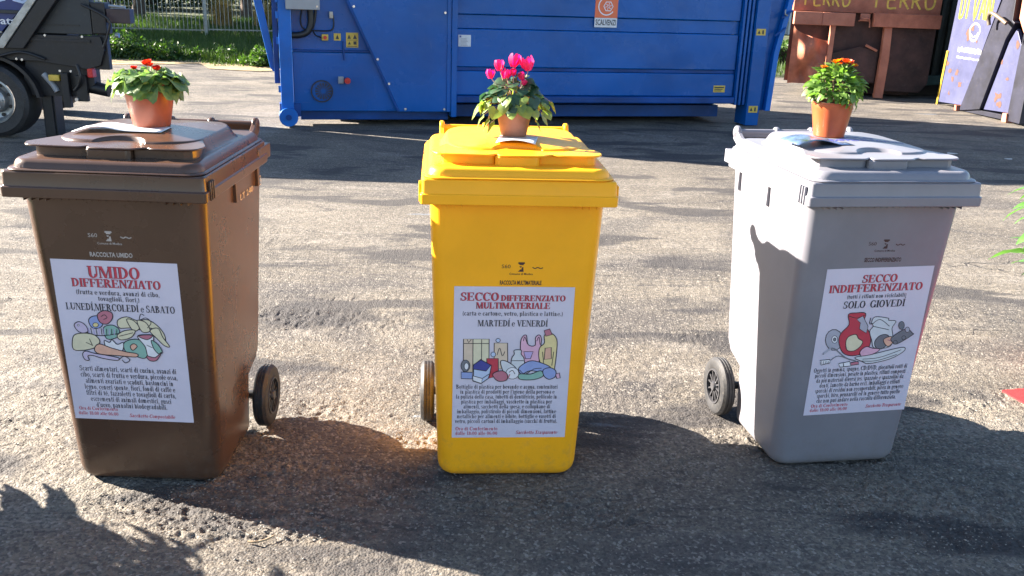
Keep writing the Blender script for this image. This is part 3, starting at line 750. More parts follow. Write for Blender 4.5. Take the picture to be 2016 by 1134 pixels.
# control cabinet, hoses, switches
cab = bevel(MB().box(-.02, .33, -.09, .095, 1.215, 1.75).build('control_cabinet', M['steel_grey'], comp), .008)
MB().cyl((.30, -.098, 1.25), (.30, -.0905, 1.25), .009, 8).build('lock', M['bolt'], cab)
MB().tube(smooth_open([(.235,.02,1.22),(.235,.02,1.08),(.20,.02,.99),(.12,.02,.955),(.04,.03,.95)], 6), .034, 10).build('hose', M['hose'], comp, smooth=60)
MB().tube(smooth_open([(.29,.04,1.215),(.275,.04,1.10),(.25,.04,1.02)], 5), .014, 8).build('hose', M['hose'], comp, smooth=60)
MB().tube(smooth_open([(.15,.05,1.215),(.13,.05,1.09),(.17,.05,1.01),(.30,.05,1.0),(.44,.05,1.005),(.475,.05,1.06),(.47,.05,1.16)], 6), .008, 6).build('cable', M['hose'], comp, smooth=60)
MB().tube(smooth_open([(.26,.05,1.0),(.28,.05,.955),(.34,.05,.93)], 5), .007, 6).build('cable', M['hose'], comp, smooth=60)
bevel(MB().box(.43, .47, .03, .09, 1.13, 1.20).build('socket', M['galv'], comp), .004)
es = bevel(MB().box(.345, .415, .045, .09, .90, .965).build('stop_button', M['sticker_yellow'], comp), .006)
MB().cyl((.38, .02, .932), (.38, .044, .932), .019, 16).build('button', M['red_plastic'], es, smooth=40)
def sticker(name, x0, x1, z0, z1, y, m, marks=None, lines=None):
    o = MB().box(x0, x1, y-.003, y, z0, z1).build(name, m, comp)
    if marks:
        mm = MB()
        for k, (kind, a, b, c, d) in enumerate(marks):
            X = lambda u: x0+(x1-x0)*u
            Z = lambda u: z0+(z1-z0)*u
            yy = y-.0036-.0003*k
            if kind == 't': mm.add([(X(a), yy, Z(c)), (X(b), yy, Z(c)), (X((a+b)/2), yy, Z(d))], [(0,1,2)])
            else: mm.add([(X(a), yy, Z(c)), (X(b), yy, Z(c)), (X(b), yy, Z(d)), (X(a), yy, Z(d))], [(0,1,2,3)])
        mm.build('symbol', INK['black'], o)
    return o
sticker('warning_sticker', .475, .55, .90, .975, .098, M['sticker_yellow'], [('t', .25, .75, .2, .85)])
sticker('warning_sticker', .605, .735, .83, .985, .098, M['sticker_yellow'], [('t',.1,.4,.58,.88), ('t',.55,.9,.58,.88), ('r',.05,.95,.49,.52), ('t',.15,.38,.2,.42), ('r',.6,.85,.2,.42), ('r',.1,.9,.06,.1)])
# locking lever
MB().tube([(.565,.015,.90),(.575,.012,.70)], .011, 8).build('lever', BD, comp, smooth=60)
# air vent with louvre fan
vent = MB().lathe([(.118,0),(.118,-.014),(.106,-.014),(.106,0)], 40, 'y', (.33,.0295,.37)).build('vent_ring', M['hose'], comp, smooth=40)
vm = MB()
for k in range(16):
    a = k/16*2*math.pi; ca, sa = math.cos(a), math.sin(a)
    if -1.0 < math.atan2(sa, ca)-math.pi+.0 and False: continue
    p = [(.018*ca-.0, .018*sa), (.088*math.cos(a-.13), .088*math.sin(a-.13)), (.088*math.cos(a+.13), .088*math.sin(a+.13))]
    vm.add([(.345+q[0], .0275, .37+q[1]) for q in p], [(0,1,2)])
vm.build('vent_slot', M['hose'], vent)
so_ = bevel(MB().box(.505, .565, -.01, .0295, .455, .53).build('socket_box', M['steel_grey'], comp), .005)
pl_ = MB().lathe([(.0,-.10),(.032,-.10),(.034,-.05),(.030,-.012)], 20, 'y', (.60,.02,.492)).build('plug', M['red_plastic'], comp, smooth=50)
# data plate and stickers on the long side
w_ = sticker('data_sticker', 1.825, 1.965, .865, .99, .0495, M['sticker_white'])
mm = MB()
for k in range(6): mm.box(1.85+.0*k, 1.93-.006*(k % 3), .0452, .0462, .875+.014*k, .879+.014*k)
mm.build('print', INK['lead'], w_)
MB().box(1.837, 1.857, .0448, .0462, .962, .982).build('symbol', INK['navy'], w_)
sticker('warning_sticker', 4.94, 5.09, .385, .465, .0495, M['sticker_yellow'], [('r',.08,.92,.62,.8), ('r',.08,.8,.38,.5), ('r',.08,.7,.15,.26)])
sticker('warning_sticker', 5.375, 5.495, 1.06, 1.135, -.0405, M['sticker_yellow'], [('t',.12,.45,.25,.8), ('r',.62,.80,.2,.8)])
sticker('warning_sticker', 5.385, 5.505, .155, .235, -.0405, M['sticker_yellow'], [('t',.12,.45,.25,.8), ('r',.62,.80,.2,.8)])
lg = MB().box(3.39, 3.66, .0465, .0495, 1.21, 1.48).build('logo_plate', M['sticker_orange'], comp)
mm = MB()
T = lambda x, z: (3.525+x, 1.335+z)
arc = [T(.095*math.cos(a), .095*math.sin(a)) for a in np.linspace(R(55), R(325), 22)]
mm.strip(arc, .012, -.0448, plane='xz')
hexo = [T(.02+.055*math.cos(k*math.pi/3), .055*math.sin(k*math.pi/3)) for k in range(6)]
mm.strip(hexo, .010, -.0443, plane='xz', closed=True)
for k in range(6):
    a = k*math.pi/3+.26; mm.strip([T(.02+.008*math.cos(a), .008*math.sin(a)), T(.02+.038*math.cos(a), .038*math.sin(a))], .007, -.0438-.0001*k, plane='xz')
mm.build('emblem', INK['white'], lg)
lw = MB().box(3.39, 3.66, .0465, .0495, 1.105, 1.2085).build('name_plate', M['sticker_white'], comp)
mm = MB(); mm.M = Matrix(((1,0,0,0),(0,0,-1,.0455),(0,1,0,0),(0,0,0,1)))
put_font(mm, 'SCALVENZI', 3.403, 3.647, 1.128, 1.192, 0, bold=.02)
mm.build('lettering', INK['black'], lw)

# ---------------------------------------------------------------- dark skip truck (rear end in view)
TX, TY = -6.0, 8.75
trk = thing('skip_truck', 'dark skip loader truck seen from the side, only its rear wheel and tail in view', 'truck', (TX, TY, 0), 0)
DS, SL = M['dark_steel'], M['slate']
def wheel(x, y, side):
    w = MB()
    w.lathe([(.20,-.02),(.215,-.05),(.30,-.055),(.335,-.03),(.345,.02),(.345,.18),(.335,.23),(.30,.25)], 48, 'y', (0,0,0))
    o = w.build('wheel', M['rubber'], trk, smooth=35); o.location = (x, y, .345)
    h = MB(); h.lathe([(.205,-.045),(.212,-.055),(.195,-.058),(.185,-.03),(.165,.02),(.12,.03),(.105,-.02),(.06,-.045),(.055,-.075),(.0,-.08)], 40, 'y')
    r1 = h.build('rim', M['galv'], o, smooth=30)
    nut = None
    for k in range(8):
        a = k*math.pi/4
        nut = MB().cyl((0, -.045, 0), (0, -.015, 0), .011, 8).build('wheel_nut', M['galv'], o) if nut is None else inst(nut, o)
        nut.location = (.085*math.cos(a), 0, .085*math.sin(a))
    hl = None
    for k in range(8):
        a = k*math.pi/4+.39
        hl = MB().lathe([(.0,0),(.018,0),(.018,.006)], 10, 'y').build('rim_hole', M['hose'], o) if hl is None else inst(hl, o)
        hl.location = (.145*math.cos(a), .012, .145*math.sin(a))
wheel(1.08, .02, 1)
w2 = MB().lathe([(.20,-.02),(.30,-.055),(.345,.02),(.345,.18),(.30,.25)], 32, 'y').build('wheel', M['rubber'], trk, smooth=35); w2.location = (.7, 1.75, .345)
arc = [(1.08+.46*math.cos(a), .33+.44*math.sin(a)) for a in np.linspace(R(8), R(172), 20)]
arc2 = [(1.08+.43*math.cos(a), .33+.41*math.sin(a)) for a in np.linspace(R(8), R(172), 20)]
m2 = MB()
for k in range(19): m2.prism_y([arc[k], arc[k+1], arc2[k+1], arc2[k]], -.03, .32)
m2.build('mudguard', DS, trk)
bevel(MB().prism_y([(-3,.72),(1.55,.72),(2.0,.66),(2.12,.70),(2.17,.84),(2.14,.96),(-3,.96)], .0, .06).build('chassis_rail', DS, trk), .005)
MB().prism_y([(1.32,.40),(1.86,.40),(2.02,.52),(2.02,.72),(1.40,.72)], .06, .2).build('rear_crossmember', DS, trk)
MB().box(-3, 1.70, .3, .55, .45, .98).build('chassis_body', DS, trk)
bevel(MB().prism_y([(1.50,.97),(2.06,.97),(2.06,2.1),(1.75,2.1)], .03, .10).build('side_plate', SL, trk), .006)
MB().box(1.62, 1.80, .022, .0295, 1.045, 1.055).build('plate_slot', M['hose'], trk)
MB().box(1.83, 1.95, .022, .0295, 1.045, 1.055).build('plate_slot', M['hose'], trk)
# lift arm edge, the light diagonal member
bevel(MB().prism_y([(1.06,.83),(1.265,.83),(1.62,1.27),(2.0,1.75),(1.93,1.78),(1.555,1.285),(1.23,.90),(1.06,.93)], -.05, .02).build('skip_edge', M['galv'], trk), .004)
bevel(MB().prism_y([(1.275,.83),(1.44,.83),(1.82,1.30),(2.2,1.8),(2.01,1.76),(1.63,1.27)], -.04, .03).build('lift_arm', DS, trk), .006)
sk = MB().prism_y([(-2.6,.94),(1.18,.94),(1.56,1.33),(1.90,1.82),(-2.8,1.82)], .06, .12).build('skip_side', mat('truck_blue_panel', (.018,.035,.16), .4, .2, 3, dirt=.1), trk)
bevel(MB().box(-2.6, 1.42, .035, .0595, 1.135, 1.165).build('panel_trim', M['slate'], sk), .003)
MB().box(-2.6, 1.22, .04, .0595, .955, .975).build('panel_trim', M['galv'], sk)
mm = MB(); mm.M = Matrix(((1,0,0,0),(0,0,-1,.055),(0,1,0,0),(0,0,0,1)))
put_font(mm, 'differenziata!', .72, 1.395, 1.035, 1.105, 0, bold=.015)
mm.build('lettering', INK['white'], sk)
mm = MB(); mm.M = Matrix(((1,0,0,0),(0,0,-1,.055),(0,1,0,0),(0,0,0,1)))
put_font(mm, 'UMIDO', .6, 1.555, 1.225, 1.36, 0, bold=.03)
mm.build('lettering', INK['lblue'], sk)
MB().box(-3.4, 1.1, .13, 1.95, .985, 2.2).build('skip_body', M['slate'], trk)  # unseen bulk of the skip, added for the shadow it throws
MB().box(1.1, 1.72, .13, .9, .985, 1.75).build('skip_tail', M['slate'], trk)
# rear hydraulic post, bracket, lamp, stabiliser
bevel(MB().box(2.07, 2.20, .02, .16, .98, 1.26).build('hydraulic_post', DS, trk), .01)
MB().cyl((2.135,.09,.74), (2.135,.09,1.0), .05, 14).build('cylinder', DS, trk, smooth=40)
bevel(MB().box(2.205, 2.42, .03, .14, 1.08, 1.21).build('hook_bracket', mat('maroon_dark_paint', (.045,.026,.03), .5, .2, 6, dirt=.2), trk), .008)
MB().cyl((2.25,.0,1.235),(2.40,.0,1.225), .012, 8).build('pin', M['galv'], trk)
MB().cyl((2.28,.02,.975),(2.31,.02,.975), .022, 10).build('pin', M['galv'], trk)
bevel(MB().prism_y([(2.05,.66),(2.19,.66),(2.185,.97),(2.05,.97)], .03, .10).build('tail_plate', DS, trk), .006)
bevel(MB().box(1.985, 2.035, .0, .09, .585, .675).build('tail_lamp', M['red_plastic'], trk), .008)
MB().tube([(1.84,.12,.50), (2.0,.12,.48), (2.13,.12,.455)], [.055,.06,.058], 16).build('exhaust_pipe', DS, trk, smooth=50)
bevel(MB().box(1.48, 1.60, .10, .26, .0, .46).build('stabiliser_leg', DS, trk), .006)
bevel(MB().box(1.735, 1.80, .0, .06, .30, .62).build('bracket_arm', DS, trk), .006)
bevel(MB().box(1.86, 1.96, .02, .07, .36, .60).build('bracket_arm', DS, trk), .006)
MB().tube([(1.55,.06,.60), (1.63,.06,.50), (1.66,.06,.44)], .028, 10).build('shock_absorber', M['steel_grey'], trk, smooth=60)
for x, z in ((1.64,.955), (1.98,.955), (1.74,.64), (1.84,.64), (1.35,.735), (1.40,.73)):
    MB().cyl((x,-.012,z), (x,-.0005 if z>.7 else .0,z), .011, 8).build('bolt', M['bolt'], trk)
MB().cyl((1.86,-.0,.38),(1.86,.02,.38), .016, 8).build('bolt', M['bolt'], trk)
for k, pts in enumerate(([(1.45,.05,.93),(1.6,.03,.84),(1.85,.03,.86),(2.04,.05,.95)], [(1.9,.0,.70),(1.93,-.02,.60),(1.90,0,.52),(1.84,.02,.46)], [(2.0,.0,1.24),(2.24,-.02,1.12),(2.22,-.01,.98),(2.16,.0,.86)], [(1.5,.0,1.24),(1.56,-.01,1.10),(1.50,0,1.0)], [(.75,-.04,.80),(1.1,-.05,.74),(1.4,-.03,.80),(1.62,-.02,.74)])):
    MB().tube(smooth_open(pts, 5), .012+.003*(k % 2), 7).build('hose', M['hose'], trk, smooth=60)
bevel(MB().box(1.62, 1.72, -.004, .0585, .545, .60).build('marker_lamp', M['sticker_yellow'], trk), .006)
bevel(MB().prism_y([(1.44,.46),(1.64,.46),(1.70,.70),(1.38,.70)], .07, .12).build('leg_bracket', SL, trk), .006)
bevel(MB().box(1.50, 1.585, .08, .0985, .02, .40).build('leg_face', M['rust_dark'] if 'rust_dark' in M else DS, trk), .004)
MB().box(1.20, 2.05, -.012, -.001, .905, .925).build('rail_lip', DS, trk)
bevel(MB().box(-5.2, -3.45, .0, 2.0, .55, 2.3).build('cab', M['slate'], trk), .05, 3)

# ---------------------------------------------------------------- rusty scrap container
M['rust'] = mat('rusty_brown_paint', (.52,.18,.10), .6, .3, 3.5, col2=(.27,.08,.042), dirt=.35, bump=.004, bscale=12)
M['rust_pale'] = mat('rust_faded_paint', (.52,.20,.12), .6, .2, 4, col2=(.38,.13,.075), dirt=.4, bump=.003, bscale=20)
M['rust_dark'] = mat('dark_rusty_steel', (.075,.036,.030), .7, .4, 3, dirt=.25, bump=.006, bscale=10)
M['ochre'] = mat('ochre_hand_paint', (.80,.54,.09), .6, .2, 20)
RA = R(-5)
rc = thing('scrap_container', 'rust brown scrap metal container with FERRO hand painted twice in ochre', 'container', (4.3, 15.15, 0), RA)
bevel(MB().box(-.06, 2.16, .02, .12, 1.28, 2.6).build('upper_wall', M['rust'], rc), .006)
bevel(MB().box(-.05, .375, -.10, .0185, 1.08, 1.275).build('pocket_box', M['rust_pale'], rc), .008)
bevel(MB().box(.378, .87, -.10, .0185, 1.08, 1.275).build('pocket_box', M['rust_pale'], rc), .008)
bevel(MB().box(1.15, 2.16, -.10, .0185, 1.085, 1.29).build('pocket_box', M['rust'], rc), .008)
bevel(MB().box(.96, 1.11, -.03, .0185, 1.16, 1.275).build('bracket', M['rust_pale'], rc), .01)
MB().tube(smooth_open([(.94,-.03,1.16),(1.0,-.06,1.20),(1.08,-.06,1.20),(1.11,-.03,1.15),(1.12,-.02,1.07)], 4), .012, 6).build('handle', M['rust_pale'], rc, smooth=60)
bevel(MB().box(.535, .61, -.035, .06, .17, 1.078).build('upright', M['rust_pale'], rc), .006)
bevel(MB().prism_y([(1.345,.0),(1.475,.0),(1.485,.6),(1.46,1.083),(1.345,1.083),(1.355,.6)], -.05, .06).build('upright', M['rust_pale'], rc), .006)
# buckled lower left sheet: a dented grid
m2 = MB(); nn = 22; v = []
for j in range(nn):
    for k in range(nn):
        u, w = k/(nn-1), j/(nn-1); x = -.02+.55*u; ztop = 1.06-.22*u**.5 if True else 1
        z = .17+(ztop-.17)*w
        d = .11*math.sin(3.2*u+5*w)+.08*math.sin(8*u-7*w)+.04*math.sin(15*u+9*w)
        v.append((x, .02+d*.5*(4*u*(1-u)+.2), z))
f = [(j*nn+k, j*nn+k+1, (j+1)*nn+k+1, (j+1)*nn+k) for j in range(nn-1) for k in range(nn-1)]
m2.add(v, f).build('dented_sheet', M['rust'], rc, smooth=180)
MB().prism_z([(-.05,.16),(2.16,.16),(2.75,2.4),(.62,2.4)], .20, 2.6).build('tub', M['rust_dark'], rc)
bevel(MB().prism_y([(.63,.22),(1.34,.22),(1.34,.70),(1.05,.78),(.63,.66)], .07, .125).build('door_sheet', M['rust_dark'], rc), .01)
bevel(MB().prism_y([(1.49,.10),(2.05,.10),(2.16,.24),(2.16,1.08),(1.49,1.08)], .07, .125).build('door_sheet', M['rust_dark'], rc), .01)
MB().prism_z([(.4,.4),(2.0,.4),(2.4,2.2),(.8,2.2)], .02, .19).build('skid_frame', M['rust_dark'], rc)
MB().tube([(1.12,.04,.80),(1.30,.02,.72)], .02, 6).build('door_bar', M['rust_pale'], rc)
STK = {'F': [[(0,0),(.05,1),(.6,1.02)], [(.05,.55),(.48,.56)]], 'E': [[(.55,1.0),(.04,1),(0,0),(.6,.02)], [(.03,.52),(.46,.54)]],
       'R': [[(0,0),(.03,1),(.35,1.02),(.52,.82),(.4,.58),(.05,.5)], [(.16,.5),(.6,0)]], 'O': [[(.35,1.02),(.08,.8),(.02,.4),(.2,.03),(.5,.03),(.68,.4),(.62,.82),(.35,1.02)]],
       'D': [[(.02,0),(.05,1.0),(.4,.85),(.52,.45),(.38,.1),(.02,0)]], 'I': [[(.1,0),(.12,1)]], 'V': [[(0,1),(.28,0),(.62,1)]], 'A': [[(0,0),(.32,1),(.62,0)], [(.14,.35),(.5,.35)]], 'N': [[(0,0),(.03,1),(.55,.02),(.6,1)]]}
def brush(mb, s, x0, x1, zb, zt, w, y):
    adv = (x1-x0)/len(s); k2 = 0
    for k, c in enumerate(s):
        for st in STK[c]:
            k2 += 1
            mb.strip([(x0+adv*(k+.05)+p[0]*adv*1.15, zb+p[1]*(zt-zb)+.008*math.sin(k*7+i_)) for i_, p in enumerate(smooth_open(st, 3))], w, -(y-.0004*k2), plane='xz')
mm = MB(); brush(mm, 'FERRO', .10, .80, 1.37, 1.58, .028, .0185); mm.build('lettering', M['ochre'], rc)
mm = MB(); brush(mm, 'FERRO', 1.17, 2.08, 1.37, 1.60, .03, .0185); mm.build('lettering', M['ochre'], rc)

# dark green ribbed container just behind and right of it
M['dark_green'] = mat('dark_green_black_paint', (.035,.048,.040), .5, .3, 3, dirt=.2)
M['teal'] = mat('faded_teal_paint', (.05,.11,.10), .6, .3, 4, dirt=.2)
dc = thing('ribbed_container', 'dark ribbed container squeezed between the rusty one and the lilac one', 'container', (6.50, 15.45, 0), R(-6))
MB().box(.0, 1.3, .06, 2.5, .35, 2.5).build('side_wall', M['dark_green'], dc)
src = None
for k in range(7):
    if src is None: src = bevel(MB().box(-.03, .03, -.05, .0585, .35, 2.5).build('rib', M['dark_green'], dc), .008, 1); src.location = (.04, 0, 0)
    else: o = inst(src, dc); o.location = (.04+.14*k, 0, 0)
for z in (.42, .62, .86, 1.12, 1.38):
    MB().box(-.07, .07, -.085, -.0525, z, z+.022).build('rung', M['dark_green'], dc)
bevel(MB().prism_y([(-.45,.12),(.3,.22),(.32,.36),(-.35,.33)], -.12, -.09).build('lower_flap', M['teal'], dc), .01)
MB().box(-.1, 1.2, .3, 2.2, .0, .345).build('underframe', M['dark_steel'], dc)

M['hook_metal'] = mat('worn_hook_metal', (.13,.10,.07), .5, .3, 10)
# ---------------------------------------------------------------- lilac container end at the right edge
M['lilac'] = mat('lilac_blue_chipped_paint', (.040,.045,.104), .5, .12, 3, dirt=.25, bump=.002, bscale=14)
M['navy'] = mat('navy_steel', (.004,.005,.018), .5, .3, 4, dirt=.12)
M['rust_spot'] = mat('rust_spot', (.095,.036,.02), .75, .3, 25, col2=(.05,.018,.012))
M['yel_paint'] = mat('yellow_edge_paint', (.30,.20,.008), .5, .1, 8, dirt=.1)
M['yel_spray'] = mat('yellow_spray_paint', (.26,.23,.012), .5, .1, 20)
LA = math.atan2(12.36-14.45, .17)
lc = thing('hook_container', 'lilac blue chipped container with yellow DIVAN lettering, cut by the right edge', 'container', (6.40, 14.45, 0), LA)
# local x runs towards the camera along the sunlit side, local -y faces the yard
pan = bevel(MB().prism_y([(.0,.04),(.72,.075),(1.20,1.56),(1.65,2.5),(.30,2.5),(.10,1.56),(.06,.85)], .0, .05).build('side_panel', M['lilac'], lc), .004)
bevel(MB().prism_y([(.0,.0),(.045,.0),(.10,.80),(.045,.80)], -.012, -.0015).build('yellow_edge', M['yel_paint'], lc), .003)
bevel(MB().prism_y([(.74,.0),(1.26,.085),(1.56,1.05),(1.70,1.27),(1.64,1.30),(1.60,1.9),(1.32,1.56)], -.05, .06).build('hook_frame', M['navy'], lc), .006)
bevel(MB().prism_y([(1.28,.09),(1.90,.12),(1.86,1.0),(1.70,1.20),(1.58,1.02)], .0, .05).build('side_panel', M['lilac'], lc), .004)
MB().prism_y([(.70,.0),(.76,.0),(.74,.075),(.69,.075)], -.10, .08).build('foot', M['rust'], lc)
bevel(MB().prism_y([(.76,.0),(1.85,.02),(1.86,.085),(1.27,.07),(.80,.01)], -.02, .08).build('bottom_rail', M['navy'], lc), .004)
bevel(MB().prism_y([(1.84,.0),(1.95,.0),(1.93,.12),(1.84,.115)], -.06, .06).build('foot', M['rust_pale'], lc), .004)
bevel(MB().box(1.905, 2.2, -.03, .06, .02, 2.5).build('end_post', M['navy'], lc), .006)
bevel(MB().prism_y([(1.70,1.33),(1.86,1.15),(1.90,1.15),(1.90,2.5),(1.64,2.5)], .0, .05).build('side_panel', M['rust_pale'], lc), .004)
MB().tube(smooth_open([(1.28,-.15,1.22),(1.27,-.17,1.32),(1.36,-.2,1.38),(1.50,-.18,1.34),(1.66,-.14,1.26)], 5), .026, 10).build('lifting_hook', M['hook_metal'], lc, smooth=60)
MB().box(.15, 2.1, .12, 2.3, .12, 2.45).build('tub', M['navy'], lc)
mm = MB(); brush(mm, 'DIVAN', .20, 1.08, 1.27, 1.62, .042, -.0015); mm.build('lettering', M['yel_spray'], lc)
sp = random.Random(4); mm = MB()
for (cx, cz, r0) in ((.55,1.06,.07),(.62,1.16,.05),(.22,.52,.05),(.33,.42,.04),(.42,.50,.045),(.55,.36,.05),(.30,.20,.03),(.12,.62,.035),(1.55,.30,.07),(1.62,.20,.05),(1.50,.75,.03),(1.78,1.0,.05),(.8,.98,.02),(1.70,.55,.03)):
    P = [(cx+r0*(.5+.9*sp.random())*math.cos(a), cz+r0*1.1*(.4+.9*sp.random())*math.sin(a)) for a in np.linspace(0, 2*math.pi, 11)[:-1]]
    P = smooth_loop(P, 2); MB().add([(p[0], -.002, p[1]) for p in P], [tuple(range(len(P)))]).build('rust_patch', M['rust_spot'], lc)
mm = MB()   # worn white print: a badge above two rows of broken characters
P = [(.70+.13*math.cos(a)*(1+.1*math.sin(3*a)), 1.10+.12*math.sin(a)) for a in np.linspace(0, 2*math.pi, 19)[:-1]]
mm.strip(P, .03, .0035, plane='xz', closed=True)
mm.strip([(.62,1.07),(.68,1.03),(.76,1.05),(.80,1.10)], .025, .0045, plane='xz')
for row, (z0, h, w0) in enumerate(((.80,.085,.42), (.71,.04,.40))):
    x = .34
    while x < .34+w0+.2:
        w = .03+.03*sp.random(); mm.box(x, x+w*.8, -.0035, -.0015, z0+.012*sp.random(), z0+h*(.75+.25*sp.random())); x += w
mm.build('white_print', mat('worn_white_print', (.24,.24,.25), .5, .1, 10), lc)

# ---------------------------------------------------------------- red carpet corner
M['carpet'] = mat('red_carpet', (.60,.015,.018), .9, .15, 40, bump=.002, bscale=300)
c0 = Vector((2.078, 3.595)); d1 = Vector((.035, -.135)).normalized(); d2 = Vector((.97, .26)).normalized()
Pc = [c0, c0+d2*1.4, c0+d2*1.4+d1*2.2, c0+d1*2.2]
MB().prism_z([(p.x, p.y) for p in Pc], .004, .010).build('red_carpet', M['carpet'], label='corner of a bright red carpet on the asphalt at the right edge', category='carpet')

# scraps of paper lying on the asphalt
M['scrap'] = mat('paper_scrap', (.55,.53,.50), .7, .1, 30)
for (x, y, s, a, lb) in ((2.52, 12.75, .13, .3, 'white paper scrap under the right end of the blue compactor'), (1.93, 12.0, .12, 1.2, 'thin pale scrap on the ground under the middle of the blue compactor'),
                      (4.55, 9.72, .07, .8, 'small pale scrap on the shaded asphalt right of the marigold'), (5.05, 9.5, .05, 2.0, 'tiny pale scrap on the shaded asphalt towards the lilac container')):
    P = [(s*math.cos(t+a)*(1 if k % 2 else .6), s*.5*math.sin(t+a)*(1 if k % 3 else .7)) for k, t in enumerate(np.linspace(0, 6.28, 7)[:-1])]
    o = MB().prism_z([(x+p[0], y+p[1]) for p in P], .012, .016).build('paper_scrap', M['scrap'], label=lb, category='litter')
# ---------------------------------------------------------------- wheelie bins
def rrect(cx, cy, hx, hy, r, z, n=7):
    "rounded rectangle ring, r may be 4 radii: front-left, front-right, back-right, back-left"
    if not hasattr(r, '__len__'): r = [r]*4
    out = []
    for (sx, sy, rr, a0) in ((-1,-1,r[0],180), (1,-1,r[1],270), (1,1,r[2],0), (-1,1,r[3],90)):
        for k in range(n):
            a = math.radians(a0+90*k/(n-1)); out.append((cx+sx*(hx-rr)+rr*math.cos(a), cy+sy*(hy-rr)+rr*math.sin(a), z))
    return out
Y0F, Y1F, Z1F = .1115, .045, .954
def yfront(z): return Y0F+(Y1F-Y0F)*z/Z1F
def body_mesh():
    mb = MB(); rings = []
    def sec(z, hx, ins=0, yb=None, rf=.05, rb=.03):
        yf = yfront(z)+ins
        if yb is None: yb = .580+.095*z if z > .262 else .475+.03*z
        cy = (yf+yb)/2; rings.append(rrect(0, cy, hx, (yb-yf)/2, [rf, rf, rb, rb], z))
    hxf = lambda z: .230+.034*z
    sec(.0, hxf(0)-.030, .030, rf=.03); sec(.003, hxf(0)-.020, .018, rf=.04); sec(.012, hxf(0)-.009, .007); sec(.025, hxf(.02)-.003, .002); sec(.045, hxf(.04))
    sec(.14, hxf(.14)); sec(.232, hxf(.23)); sec(.236, hxf(.236))
    rings.append(rrect(0, (yfront(.262)+.580)/2, hxf(.262), (.580-yfront(.262))/2, [.05,.05,.03,.03], .262))
    for z in (.30, .45, .62, .80, .90, .953): sec(z, hxf(z))
    mb.loft(rings, cap1=False)
    # lifting webs on the sides under the rim
    for s in (-1, 1):
        for y in (.335, .585):
            x0, x1 = sorted((s*.235, s*.271)); mb.box(x0, x1, y, y+.022, .880, .953)
    # small teeth of the comb under the front rim
    for k in range(23):
        x = -.231+.021*k; h = .004 if 3 < k < 19 else .009
        mb.box(x-.0015, x+.0015, .012, .06, .953-h, .9535)
    return mb
def rim_mesh():
    mb = MB(); cy, hy = .337, .337
    prof = [(.955,-.030),(.9545,-.002),(.956,.0),(.984,.0005),(.986,-.004),(.988,-.0045),(1.0245,-.006),(1.0285,-.009),(1.029,-.030)]
    mb.loft([rrect(0, cy, .290+o, hy+o, [.012,.012,.035,.035], z) for z, o in prof], cap0=False, cap1=False)
    mb.loft([rrect(0, cy, .258, .306, .02, z) for z in (1.0288, .9555)], cap0=False, cap1=False)
    mb.loft([rrect(0, cy, .258, .306, .02, 1.0288), rrect(0, cy, .290-.030, hy-.030, .02, 1.0289)], cap0=False, cap1=False)
    mb.loft([rrect(0, cy, .258, .306, .02, .9550), rrect(0, cy, .290-.030, hy-.030, .02, .9551)], cap0=False, cap1=False)
    # closing skirt between body wall and rim
    mb.loft([rrect(0, cy, .262, .30, .02, .9552), rrect(0, cy, .289, .336, [.012,.012,.035,.035], .9553)], cap0=False, cap1=False)
    # corner ribs on the sides near the front
    for s in (-1, 1):
        for y in (.030, .046, .062):
            x0, x1 = sorted((s*.286, s*.2945)); mb.box(x0, x1, y, y+.006, .957, 1.012)
        x0, x1 = sorted((s*.235, s*.287)); mb.box(x0, x1, .55, .70, .965, 1.012)
    return mb
def sstep(t): t = np.clip(t, 0, 1); return t*t*(3-2*t)
def sdr(x, y, cx, cy, hx, hy, r):
    qx = np.abs(x-cx)-(hx-r); qy = np.abs(y-cy)-(hy-r)
    return np.hypot(np.maximum(qx, 0), np.maximum(qy, 0))+np.minimum(np.maximum(qx, qy), 0)-r
